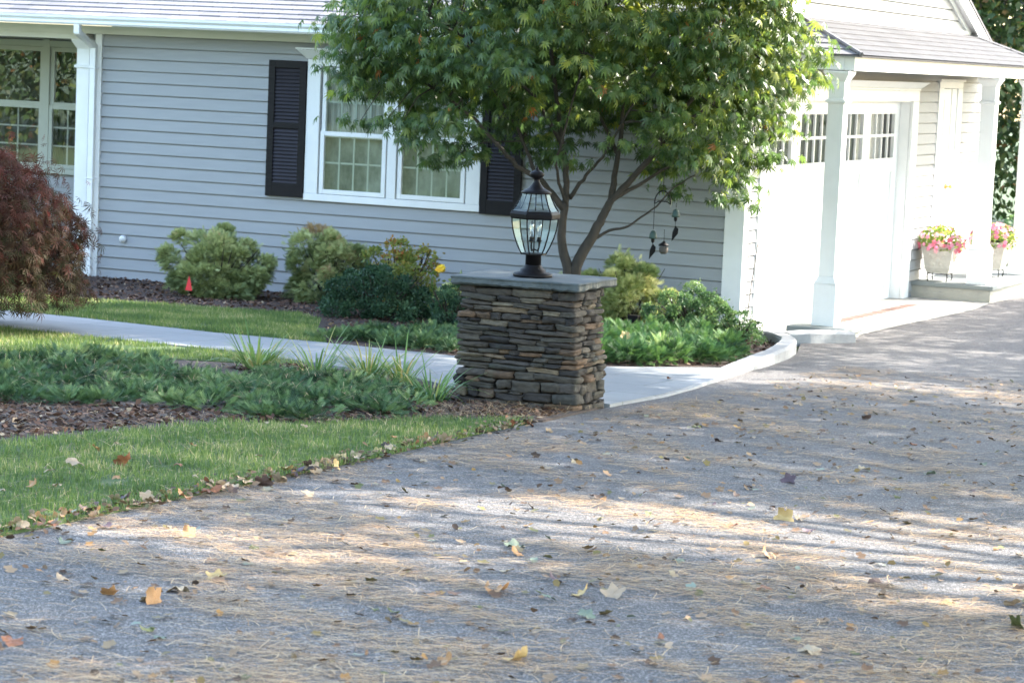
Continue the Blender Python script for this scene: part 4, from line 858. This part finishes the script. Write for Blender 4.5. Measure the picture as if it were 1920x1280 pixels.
dirs = ax + .38 * (np.cos(a)[:, None] * e1 + np.sin(a)[:, None] * e2)
scatter('petal', *T_OVAL, np.repeat([[.03, -.01, .47]], n, 0), dirs, np.repeat([ax], n, 0) * -1, .11, M['ylw'], ly)
# wind bells in the maple
def bell(x, y, z, label, hookz, leafdrop, mat):
    E = empty('wind_bell', (x, y, z), label, 'wind bell', 'bronze wind bells hanging from the maple')
    MB().tube([(0, 0, .02), (0, 0, hookz - z)], .003, 5).build('chain', M['iron'], E)
    MB().lathe((0, 0, -.06), [(.034, 0), (.035, .01), (.029, .04), (.02, .06), (.007, .07)], 14).build('bell', mat, E, smooth=True)
    MB().tube([(0, 0, -.03), (0, 0, -.06 - leafdrop)], .0025, 5).lathe((0, 0, -.10), [(.003, 0), (.014, .012), (.016, .035), (.004, .042)], 10).build('clapper', M['iron'], E)
    MB().add([(0, 0, -.06 - leafdrop), (.03, .0, -.09 - leafdrop), (.026, .004, -.13 - leafdrop), (-.028, .0, -.20 - leafdrop), (-.022, -.004, -.12 - leafdrop)], [(0, 1, 2, 3, 4)]).build('wind_leaf', M['iron'], E)
hk = empty('wind_bell_hanger', (.12, -2.5, 1.33), 'dark iron hoop hanging from a maple branch', 'hanger')
MB().tube([(-.0 + .068 * math.cos(t) * .9134, .068 * math.cos(t) * .4047, .10 * math.sin(t)) for t in np.linspace(-.15, math.pi + .15, 15)], .0055, 6).tube([(-.062, -.027, -.012), (-.03, -.013, .01), (.03, .013, .01), (.062, .027, -.012)], .005, 6).tube([(0, 0, .1), (.005, 0, .3)], .003, 5).build('hoop', M['iron'], hk)
bell(.215, -2.42, 1.27, 'dark green bronze wind bell on the right, with a free hanging leaf below', 1.33, .07, M['verd'])
bell(.055, -2.52, 1.08, 'pale verdigris wind bell hanging lower on the left chain', 1.33, .04, M['verd'])
bf = empty('bird_feeder', (.075, -2.3, .97), 'pale round bird feeder with a dark roof hanging under the left wind bell', 'bird feeder')
MB().lathe((0, 0, -.09), [(.024, 0), (.036, .018), (.04, .045), (.037, .06)], 14).build('body', M['bark2'], bf, smooth=True)
MB().lathe((0, 0, -.022), [(.05, 0), (.04, .015), (.016, .03), (.004, .045)], 14).build('roof', M['iron'], bf, smooth=True)
MB().tube([(0, 0, .02), (0, 0, .12)], .002, 5).build('wire', M['iron'], bf)
lp = empty('garden_lamp', (-.47, -1.5, .06), 'low black garden lamp under the golden cypress', 'lamp')
MB().box(-.05, .05, -.04, .04, .11, .19).build('housing', M['iron'], lp, bevel=.006); MB().box(-.09, .09, -.06, .06, .09, .105).build('plate', M['iron'], lp); MB().tube([(0, 0, -.05), (0, 0, .09)], .012, 8).build('stake', M['iron'], lp)
sk = MB().tube([(.49, -1.25, .0), (.515, -1.2, .55), (.565, -1.17, 1.08)], .0045, 6).build('marker_stake', M['rust_steel']); tag(sk, 'thin rusty stake leaning before the house corner', 'stake')

# planters on the porch
def planter(x, y, lab, lab2, seed):
    E = empty('stone_planter', (x, y, .115), lab, 'planter', 'cast stone planters on the porch')
    p = MB(); zs = [(.125, .10), (.150, .16), (.165, .28), (.180, .36), (.195, .40), (.195, .43), (.17, .43)]
    for (a0, z0), (a1, z1) in zip(zs[:-1], zs[1:]): p.frustum((0, 0), a0, a0, z0, a1, a1, z1)
    p.build('pot', M['urn'], E)
    for ang in range(4):
        r_ = MB()
        for (u, v, rr) in ((0, .25, .035), (-.055, .29, .03), (.055, .29, .03), (-.04, .2, .026), (.04, .2, .026), (-.10, .32, .022), (.10, .32, .022), (0, .33, .022)):
            hw = .150 + (v - .16) / .2 * .03; c_, s_ = math.cos(ang * math.pi / 2), math.sin(ang * math.pi / 2)
            pts = [(u + rr * .8 * math.cos(q), v + rr * math.sin(q)) for q in np.linspace(0, 6.283, 9)[:-1]]
            vs = [(a_ * c_ - hw * -s_ * 1 if False else a_ * c_ + (hw - .002) * s_, a_ * s_ - (hw - .002) * c_, b_) for a_, b_ in pts] + [(u * c_ + (hw + .016) * s_, u * s_ - (hw + .016) * c_, v)]
            r_.add(vs, [(i, (i + 1) % 8, 8) for i in range(8)])
        r_.build('relief', M['urn'], E, smooth=True)
    s_ = MB()
    for i in (-1, 1):
        for j in (-1, 1): s_.tube([(i * .11, j * .11, .10), (i * .12, j * .12, .05), (i * .11, j * .11, 0)], .007, 6)
    for i in (-1, 1): s_.tube([(-.12, i * .12, .09), (.12, i * .12, .09)], .006, 6); s_.tube([(i * .12, -.12, .09), (i * .12, .12, .09)], .006, 6)
    s_.build('stand', M['iron'], E)
    F_ = empty('petunia_plant', (x, y, .54), lab2, 'flowers', 'petunias in the porch planters')
    n = 900; a = RNG.uniform(0, 6.28, n); ct = RNG.uniform(-.5, 1, n); s2 = np.sqrt(1 - ct ** 2); q = RNG.uniform(.6, 1, n)
    pos = np.stack([np.cos(a) * s2 * .27 * q, np.sin(a) * s2 * .27 * q, ct * .19 * q + .03], 1); o_ = nrm(pos)
    scatter('foliage', *T_KITE, pos, o_ + RNG.normal(0, .7, (n, 3)), o_ + RNG.normal(0, .6, (n, 3)), RNG.uniform(.03, .055, n), M['pleaf'], F_)
    n = 120; a = RNG.uniform(0, 6.28, n); ct = RNG.uniform(-.5, .95, n); s2 = np.sqrt(1 - ct ** 2); pos = np.stack([np.cos(a) * s2 * .29, np.sin(a) * s2 * .29, ct * .2 + .03], 1); o_ = nrm(pos)
    T_PET = lobed([(0, 1), (72, 1), (144, 1), (216, 1), (288, 1)], .4, -.2)
    tt = RNG.normal(0, 1, (n, 3)); scatter('blossom', *T_PET, pos, np.cross(o_, tt), o_, RNG.uniform(.026, .038, n), M['petal'], F_)
planter(.275, 6.52, 'square cast stone planter with relief by the garage casing', 'pink and coral petunias in the left planter', 1)
planter(.60, 7.75, 'cast stone planter half hidden behind the second column', 'coral red petunias behind the second column', 2)

# ------------------------------------------------------------------ background trees and hedge
def bigtree(name, base, h, cr, n, size, label, mat, low=.1, trunk_r=.22, seed=1, holes=None):
    E = empty(name, base, label, 'tree'); t = MB(); t.tube([(0, 0, -.3), (.05, .02, h * .3), (-.05, .05, h * .6), (0, 0, h * .9)], [trunk_r, trunk_r * .8, trunk_r * .5, trunk_r * .1], 9)
    for i in range(14):
        a = RNG.uniform(0, 6.28); z = RNG.uniform(.25, .8) * h; r = cr * RNG.uniform(.5, .9); t.tube([(0, 0, z), (math.cos(a) * r * .5, math.sin(a) * r * .5, z + .12 * h), (math.cos(a) * r, math.sin(a) * r, z + .16 * h)], [trunk_r * .35, trunk_r * .2, .02], 6, False)
    t.build('trunk', M['bark2'], E, smooth=True)
    k = max(40, n // 60); a = RNG.uniform(0, 6.28, k); ct = RNG.uniform(-1, 1, k); q = RNG.random(k) ** .4; s = np.sqrt(1 - ct ** 2)
    zc = h * (low + (1 - low) * .5); C_ = np.stack([np.cos(a) * s * cr * q, np.sin(a) * s * cr * q, zc + ct * q * h * (1 - low) * .5], 1)
    pos = np.repeat(C_, n // k, 0) + RNG.normal(0, cr * .12, (k * (n // k), 3)); m_ = len(pos)
    o_ = nrm(pos - np.array([0, 0, zc * .8])); scatter('crown', *T_KITE, pos, o_ + RNG.normal(0, .8, (m_, 3)) - np.array([0, 0, .3]), np.array([0, 0, .8]) + o_ * .4 + RNG.normal(0, .5, (m_, 3)), RNG.uniform(size * .7, size * 1.2, m_), mat, E)
    return E
bigtree('broadleaf_tree', (-2.2, 17.5, -.25), 8.5, 2.8, 26000, .15, 'dense green tree filling the gap behind the porch, nearest to the house', M['oak2'], .02)
bigtree('broadleaf_tree', (2.2, 21.5, -.3), 9.5, 3.2, 26000, .16, 'green tree with a few russet leaves at the right edge behind the house', M['oak2'], .02)
bigtree('broadleaf_tree', (-5.5, 22, -.3), 10, 3.6, 10000, .18, 'tall tree behind the house roof, hidden by the gable', M['oak2'], .05)
bigtree('broadleaf_tree', (-.5, 31, -.3), 13, 5.5, 16000, .3, 'tall broad tree farthest behind the house, closing the gap at the right edge', M['oak2'], .0)
shrub('privet_shrub', (.42, 11.3, -.15), (.75, .6, 1.25), 7000, M['box'], 'sunlit light green shrub behind the porch at the right edge', size=(.035, .07), seed=21)
# the woodland across the road behind the viewer (mirrored in the window panes)
for i, (x, y, h, cr) in enumerate(((-10.5, -27, 7, 3.4), (-16, -27, 9, 3.8), (-19, -15.5, 6, 3.0), (-23.5, -16, 7, 3.4), (-28, -17, 8, 3.6), (-21, -26, 11, 4.5), (-5, -32, 9, 4), (2, -38, 11, 4.5))):
    bigtree('woodland_tree', (x, y, g(y)), h, cr, 12000 if y > -20 else 5000, .17 if y > -20 else .34, 'leafy woodland tree across the front lawn, mirrored in the window panes', M['oak2'], -.04)['group'] = 'woodland trees across the front lawn'

# ------------------------------------------------------------------ tall trees beside the driveway: their crowns shade the foreground
LIT = [(3.55, -12.1, 1.2, .50, -.3), (4.8, -11.9, 1.1, .52, -.4), (5.6, -11.1, .8, .4, -.4), (2.5, -14.0, .55, .25, -.4), (5.7, -12.9, .8, .34, -.4), (-2.8, -7.3, .9, .5, -.4), (3.2, -13.7, .3, .14, -.4), (.3, -4.2, 1.0, .5, 0)]
def shade(n):
    x = RNG.uniform(-5.5, 9, n); y = RNG.uniform(-21, -5.2, n); ok = np.ones(n, bool)
    for lx, ly_, ra, rb, an in LIT:
        an = math.atan(.45); c_, s_ = math.cos(an), math.sin(an); dx = x - lx; dy = y - ly_; ok &= ((dx * c_ + dy * s_) / (ra + .4)) ** 2 + ((-dx * s_ + dy * c_) / (rb + .34)) ** 2 > 1
    ok &= vnoise(x * .7, y, .9, 31) > .05
    return np.stack([x, y], 1)[ok]
gs = shade(4800); hz = RNG.uniform(6.2, 10, len(gs)); cl = np.stack([gs[:, 0] + SUN[0] / SUN[2] * hz, gs[:, 1] + SUN[1] / SUN[2] * hz, gv(gs[:, 1]) + hz], 1)
# streaky light on the far driveway
gs2 = np.stack([RNG.uniform(.8, 10, 1300), RNG.uniform(-5.2, 7, 1300)], 1); gs2 = gs2[vnoise(gs2[:, 0] * .35, gs2[:, 1], .8, 77) > .36]; hz2 = RNG.uniform(6, 9, len(gs2))
cl2 = np.stack([gs2[:, 0] + SUN[0] / SUN[2] * hz2, gs2[:, 1] + SUN[1] / SUN[2] * hz2, gv(gs2[:, 1]) + hz2], 1); cl = np.vstack([cl, cl2])
TR = [((10.5, -13.5), 'tall shade tree on the far side of the driveway, nearest to the viewer'), ((11.5, -6.5), 'tall shade tree on the far side of the driveway, level with the pillar'), ((11.0, 2.5), 'tall shade tree on the far side of the driveway, level with the garage'), ((13.5, 9.5), 'tall shade tree beyond the porch on the far side of the driveway')]
own = np.argmin(np.stack([np.hypot(cl[:, 0] - t[0][0], cl[:, 1] - t[0][1]) for t in TR], 1), 1)
for i, ((x, y), lab) in enumerate(TR):
    E = empty('shade_tree', (x, y, g(y)), lab, 'tree'); C_ = cl[own == i] - np.array([x, y, g(y)])
    t = MB(); t.tube([(0, 0, -.3), (.1, 0, 3), (0, .1, 6), (0, 0, 9.5)], [.3, .26, .2, .06], 10)
    for q in C_[::90]:
        z0 = max(3.2, min(8.8, q[2] - .35 * math.hypot(q[0], q[1]))); t.tube([(0, 0, z0), (q[0] * .5, q[1] * .5, (z0 + q[2]) / 2 + .25), tuple(q)], [.06, .035, .008], 5, False)
    t.build('trunk', M['bark2'], E, smooth=True)
    per_ = 26; pos = np.repeat(C_, per_, 0) + RNG.normal(0, 1, (len(C_) * per_, 3)) * np.array([.28, .28, .16]); m_ = len(pos)
    scatter('crown', *T_OVAL, pos, RNG.normal(0, 1, (m_, 3)) * np.array([1, 1, .4]), SUN + RNG.normal(0, .45, (m_, 3)), RNG.uniform(.10, .17, m_), M['oak'], E)

# ------------------------------------------------------------------ litter on the driveway
def xr(y): return 1.33 + (6.3 - y) * .2172 + 1.3
def needles(n):
    y = -17.2 + 14.5 * RNG.random(n * 4) ** 1.5; x = 1.86 + RNG.random(n * 4) * 6.6
    dn = vnoise(x * .55 - y * .25, y * 1.6 + x * .7, .33, 41) * .65 + vnoise(x, y, .9, 42) * .35; keep_ = (x < xr(y)) & (RNG.random(n * 4) < np.clip((dn - .49) * 9, .08, 1))
    x = x[keep_][:n]; y = y[keep_][:n]; n = len(x)
    a = .41 + RNG.normal(0, .42, n) + np.where(RNG.random(n) < .15, RNG.uniform(-1.5, 1.5, n), 0); a += np.where(RNG.random(n) < .5, math.pi, 0)
    d_ = np.stack([np.cos(a), np.sin(a), RNG.uniform(0.0, .05, n)], 1); b = np.stack([x, y, gv(y) + .004 + RNG.random(n) * .008], 1)
    L = RNG.uniform(.06, .13, n); s = np.stack([-np.sin(a), np.cos(a), np.zeros(n)], 1); bend = RNG.normal(0, .18, n)
    V = []; seg = 3; W = RNG.uniform(.0016, .0036, n)
    for i in range(seg + 1):
        t = i / seg; p = b + d_ * (L * t)[:, None] + s * (bend * L * t * t)[:, None] + np.array([[0, 0, 1.]]) * ((.012 * t * (1 - t)) + 0 * L)[:, None]; p[:, 2] = np.maximum(p[:, 2], gv(p[:, 1]) + .003)
        wv = s * (W * .5)[:, None]; V += [p - wv, p + wv]
    V = np.stack(V, 1); k = 2 * (seg + 1); F = np.array([(2 * i, 2 * i + 1, 2 * i + 3, 2 * i + 2) for i in range(seg)])[None] + (np.arange(n) * k)[:, None, None]
    tag(npmesh('pine_needles', V.reshape(-1, 3), F.reshape(-1, 4), M['needle'], None, np.repeat(RNG.random(n), k)), 'tan pine needles washed into bands on the asphalt', 'pine needles', kind='stuff')
needles(45000)
def needles2(poly, n, h, lab):
    p = samp(poly, n); a = RNG.uniform(0, 6.28, n); d_ = np.stack([np.cos(a), np.sin(a), RNG.uniform(-.2, .4, n)], 1); b = np.stack([p[:, 0], p[:, 1], gv(p[:, 1]) + h * RNG.random(n) + .02], 1)
    tag(strands(b, d_, RNG.uniform(.06, .13, n), 3, .0022, .12, 'pine_needles', M['needle']), lab, 'pine needles', kind='stuff')
needles2(NJ, 1500, .16, 'tan pine needles caught in the juniper carpet'); needles2([(1.3, -9.2), (.9, -10.05), (.4, -10.5), (.3, -11.1), (.1, -12.1), (-1.4, -12.0), (-1.0, -10.9), (.2, -10.3)], 700, .02, 'tan pine needles on the near mulch')
needles2([(1.72, -8.85), (1.84, -11), (1.86, -13), (1.9, -16), (.6, -13), (.39, -11.05), (.93, -10.1)], 900, .06, 'tan pine needles on the lawn strip'); needles2([(1.70, -7.66), (1.2, -8.2), (.9, -8.9), (1.3, -9.3), (1.74, -8.8)], 700, .03, 'tan pine needles at the foot of the pillar')

def leafmesh(kind, seed):
    r = np.random.default_rng(seed); na, nr = 28, 4; vs = [(0, 0, 0)]; fs = []
    cl_ = r.uniform(.1, .8); ax = r.uniform(0, 3.14); wv = r.uniform(0, 6.28, 3)
    for j in range(1, nr + 1):
        for i in range(na):
            a = 2 * math.pi * i / na
            if kind == 'maple': R_ = .56 + .30 * abs(math.cos(2.5 * a + .0)) ** 1.3 * (1 if abs(a - math.pi) < 2.4 else .6) + .05 * math.cos(15 * a)
            else: R_ = .34 / math.sqrt((math.cos(a)) ** 2 + (.34 / .62 * math.sin(a)) ** 2 * 1.0 + 1e-6) * .95
            q = R_ * j / nr; x, y = q * math.sin(a), -q * math.cos(a); u = x * math.cos(ax) + y * math.sin(ax)
            z = cl_ * u * u * .9 + .18 * math.sin(4 * x + wv[0]) * q + .20 * math.sin(3 * a + wv[1]) * q * q + .14 * math.sin(5 * a + wv[2]) * q * q + .05 * r.normal() * q
            vs.append((x, y, z))
    for i in range(na): fs.append((0, 1 + i, 1 + (i + 1) % na))
    for j in range(nr - 1):
        for i in range(na): fs.append((1 + j * na + i, 1 + (j + 1) * na + i, 1 + (j + 1) * na + (i + 1) % na, 1 + j * na + (i + 1) % na))
    b = MB().add(vs, fs); b.tube([(0, .0, .01), (.02, .35 if kind == 'maple' else .5, .03), (.05, .85, .10)], .012, 4)
    return b
LM = {}
for col in LEAFC:
    for kd in ('maple', 'oval'):
        for s in range(3 if kd == 'maple' else 2):
            me_o = leafmesh(kd, hash((kd, s)) % 1000 if False else (17 * s + (3 if kd == 'maple' else 91))).build('t', M['lf_' + col], None, smooth=True); LM[(col, kd, s)] = me_o.data; bpy.data.objects.remove(me_o)
CN = {'tan': 'tan', 'pale': 'pale beige', 'orange': 'bright orange', 'rust': 'rusty orange', 'brown': 'dark brown', 'green': 'olive green', 'silver': 'grey green', 'yellow': 'golden yellow', 'plum': 'purple black'}
def fallen(x, y, col, kd, size, z=0, label=None, tilt=None, group=None, rz_=None):
    o = bpy.data.objects.new('fallen_leaf', LM[(col, kd, int(RNG.integers(0, 3 if kd == 'maple' else 2)))]); COL.objects.link(o)
    size = size * (.7 if size < .085 else .6)
    o.scale = (size, size, size); tl = tilt if tilt is not None else (RNG.normal(0, .17), RNG.normal(0, .17))
    if RNG.random() < .45 and tilt is None: tl = (tl[0] + math.pi, tl[1])
    o.rotation_euler = (tl[0], tl[1], RNG.uniform(0, 6.28) if rz_ is None else rz_); o.location = (x, y, g(y) + z + size * .12 + .006)
    return tag(o, label, 'leaf', group)
NAMED = [(3.31, -15.75, 'green', 'oval', .085, 'large olive green leaf curled on the asphalt, lower left of the driveway'), (3.06, -15.29, 'orange', 'maple', .10, 'big orange leaf standing on its edge at the lower left of the driveway', (1.2, .2)),
 (3.0, -15.05, 'pale', 'maple', .10, 'chalky white crumpled leaf next to the standing orange leaf'), (2.86, -15.27, 'orange', 'maple', .06, 'small bent orange leaf left of the standing orange leaf', (.8, .2)), (3.09, -16.19, 'rust', 'maple', .07, 'rust leaf at the far lower left corner of the driveway'),
 (2.4, -13.96, 'orange', 'maple', .065, 'orange leaf in the small sunlit patch near the lawn edge', (.9, .3)), (2.59, -15.16, 'tan', 'oval', .09, 'cupped tan leaf at the left side of the driveway'), (2.98, -14.74, 'yellow', 'maple', .085, 'golden brown flat leaf pointing right on the left driveway'),
 (3.92, -14.29, 'orange', 'maple', .10, 'domed golden orange leaf left of the driveway centre', (.25, .1)), (4.05, -14.2, 'green', 'oval', .04, 'small olive leaf touching the domed orange leaf'), (3.81, -14.43, 'brown', 'oval', .07, 'flat dark brown leaf left of the domed orange leaf'),
 (3.76, -13.84, 'pale', 'oval', .08, 'pale cream pointed leaf on the driveway centre'), (4.18, -11.61, 'yellow', 'maple', .10, 'golden yellow leaf standing upright in the sunlit band', (1.35, .1)), (4.46, -12.72, 'orange', 'maple', .075, 'orange leaf just below the sunlit band on the right', (.9, .2)),
 (5.05, -13.07, 'brown', 'maple', .11, 'arched brown leaf above the round tan leaf on the right'), (5.13, -13.33, 'tan', 'oval', .10, 'round tan cupped leaf on the right of the driveway', (math.pi, .1)), (4.29, -14.05, 'tan', 'maple', .10, 'tan crumpled leaf right of the driveway centre', (.5, .1)), (4.19, -14.13, 'yellow', 'maple', .085, 'golden leaf touching the crumpled tan leaf', (.6, .1)),
 (3.63, -11.94, 'green', 'oval', .07, 'olive leaf in the upper sunlit band'), (3.55, -13.28, 'silver', 'maple', .10, 'large grey green leaf in the middle of the driveway'), (3.62, -13.42, 'orange', 'maple', .06, 'small orange leaf under the large grey green leaf', (.7, .1)), (3.75, -13.55, 'silver', 'oval', .075, 'grey green oval leaf below the orange one'),
 (4.48, -15.38, 'yellow', 'maple', .09, 'golden leaf at the bottom centre edge of the picture', (.7, .1)), (4.31, -15.57, 'orange', 'maple', .07, 'curled orange leaf at the bottom left of centre', (.9, .1)), (4.13, -14.29, 'silver', 'oval', .085, 'grey green leaf with an orange tip right of centre'), (3.99, -13.9, 'plum', 'oval', .08, 'pinkish dark leaf lying flat on the driveway centre'),
 (3.78, -10.28, 'plum', 'maple', .085, 'purple black leaf standing up on the upper driveway', (1.2, .2)), (3.17, -6.68, 'brown', 'oval', .08, 'dark brown leaf standing on the far driveway', (1.0, .3)), (5.73, -13.64, 'green', 'maple', .11, 'large dark green folded leaf at the right edge', (.8, .1)), (5.6, -13.14, 'tan', 'maple', .09, 'tan leaf at the right edge in the sun', (.6, .1)),
 (5.23, -14.6, 'pale', 'maple', .08, 'cream star shaped leaf at the lower right'), (5.35, -15.2, 'orange', 'maple', .08, 'pile of orange leaves at the bottom right corner, uppermost leaf'), (.01, -3.39, 'brown', 'oval', .04, 'small brown leaf on the right juniper'), (.50, -4.22, 'yellow', 'maple', .075, 'yellow star shaped leaf resting on the right juniper', (1.0, .1)),
 (1.35, -5.5, 'rust', 'oval', .06, 'reddish leaf on the pale walkway right of the pillar'), (1.18, -12.54, 'rust', 'maple', .08, 'folded rust leaf in the lawn strip', (.9, .2)), (1.14, -13.1, 'pale', 'oval', .09, 'pale leaf lying in the lawn strip at the left'), (.83, -12.24, 'orange', 'maple', .05, 'small orange leaf in the lawn strip', (.7, .2)),
 (1.32, -13.5, 'orange', 'maple', .06, 'orange brown leaf low in the lawn strip', (.8, .3)), (1.05, -12.75, 'tan', 'maple', .08, 'tan leaf on the grass beside the folded rust leaf')]
for q in NAMED:
    zz = .0
    if q[0] < 1.7 and q[1] < -9: zz = .045
    if q[5].find('juniper') > 0: zz = .2
    if q[5].find('walkway') > 0: zz = .022
    fallen(q[0], q[1], q[2], q[3], q[4], zz, q[5], q[6] if len(q) > 6 else None)
EDGE = [(1.70, -8.8), (1.72, -9.6), (1.77, -11), (1.80, -12), (1.80, -13), (1.83, -14.5), (1.86, -16.2)]
cols = ['tan', 'pale', 'rust', 'orange', 'brown', 'tan', 'tan', 'plum', 'yellow', 'rust', 'tan']
EL = {'tan': 'curled tan leaf in the drift along the lawn edge', 'pale': 'pale beige leaf in the drift along the lawn edge', 'rust': 'rust coloured leaf in the drift along the lawn edge', 'orange': 'orange leaf in the drift along the lawn edge', 'brown': 'dark brown leaf in the drift along the lawn edge', 'plum': 'purple leaf in the drift along the lawn edge', 'yellow': 'golden leaf in the drift along the lawn edge'}
for i in range(112):
    t = RNG.random() ** .7 * 6; k = min(int(t), 5); a = np.array(EDGE[k]); b = np.array(EDGE[k + 1]); p = a + (b - a) * (t - k); c = cols[int(RNG.integers(0, len(cols)))]
    fallen(p[0] + RNG.normal(.02, .05), p[1], c, 'maple' if RNG.random() < .6 else 'oval', RNG.uniform(.04, .085), RNG.uniform(0, .03), EL[c], (RNG.normal(.3, .6), RNG.normal(0, .5)), 'leaf drift along the lawn edge, ' + CN[c])
cols = ['tan', 'rust', 'brown', 'green', 'silver', 'orange', 'brown', 'green', 'plum', 'tan', 'pale']
for i in range(130):
    y = -16.8 + 13.5 * RNG.random() ** 1.35; x = RNG.uniform(1.95, xr(y) - 1.05); c = cols[int(RNG.integers(0, len(cols)))]
    fallen(x, y, c, 'maple' if RNG.random() < .5 else 'oval', RNG.uniform(.028, .062), 0, 'small %s leaf scattered on the driveway' % CN[c], None, 'leaves scattered on the driveway, ' + CN[c])
for i in range(17):
    p = samp(LAWN1[:5] + [(1.0, -15), (.3, -12.2), (.5, -10.5), (1.2, -9.4)], 1)[0]; c = ['tan', 'rust', 'orange', 'pale'][int(RNG.integers(0, 4))]
    fallen(p[0], p[1], c, 'maple', RNG.uniform(.025, .045), .045, 'small %s leaf lying in the lawn strip' % CN[c], None, 'leaves in the lawn strip, ' + CN[c])

# small leaf crumbs and fragments nobody could count
M['crumb'] = leafmat('leaf_crumb', [(0, (.04, .025, .018)), (.3, (.16, .09, .05)), (.6, (.30, .20, .12)), (.8, (.10, .11, .04)), (.92, (.30, .15, .05)), (1, (.24, .28, .22))], 0, .8)
n = 1500; y = -17 + 14.5 * RNG.random(n) ** 1.25; x = RNG.uniform(1.9, 7.5, n); k_ = x < xr(y); x, y = x[k_], y[k_]
ne = 900; t = RNG.random(ne) ** .8 * 6; ki = np.minimum(t.astype(int), 5); EA = np.array(EDGE); pe = EA[ki] + (EA[ki + 1] - EA[ki]) * (t - ki)[:, None]; x = np.concatenate([x, pe[:, 0] + RNG.normal(.02, .06, ne)]); y = np.concatenate([y, pe[:, 1]])
np_ = len(x); a = RNG.uniform(0, 6.28, np_); hz_ = np.concatenate([np.zeros(np_ - ne), RNG.uniform(0, .035, ne)])
T_CR = (np.array([(0, 0, 0), (.32, .3, .10), (.26, .75, .16), (0, 1, .05), (-.26, .75, .10), (-.32, .3, .14)]), np.array([(0, 1, 2, 3), (0, 3, 4, 5)]))
tag(scatter('leaf_litter', *T_CR, np.stack([x, y, gv(y) + .006 + hz_], 1), np.stack([np.cos(a), np.sin(a), RNG.normal(.05, .25, np_)], 1), np.array([0, 0, 1.]) + RNG.normal(0, .4, (np_, 3)), RNG.uniform(.018, .045, np_), M['crumb']), 'small brown leaf fragments scattered on the driveway and along the lawn edge', 'leaf litter', kind='stuff')
T_CM = lobed([(0, 1), (50, .85), (-50, .85), (105, .6), (-105, .6)], .42, -.22)
n = 1500; y = -17 + 13 * RNG.random(n) ** 1.3; x = RNG.uniform(1.95, 7.5, n); k_ = x < xr(y); x, y = x[k_], y[k_]; n = len(x); a = RNG.uniform(0, 6.28, n)
tag(scatter('leaf_litter', *T_CM, np.stack([x, y, gv(y) + .008], 1), np.stack([np.cos(a), np.sin(a), RNG.normal(.0, .12, n)], 1), np.array([0, 0, 1.]) + RNG.normal(0, .28, (n, 3)), RNG.uniform(.018, .042, n), M['crumb']), 'small flat dried leaves strewn over the whole driveway', 'leaf litter', kind='stuff')
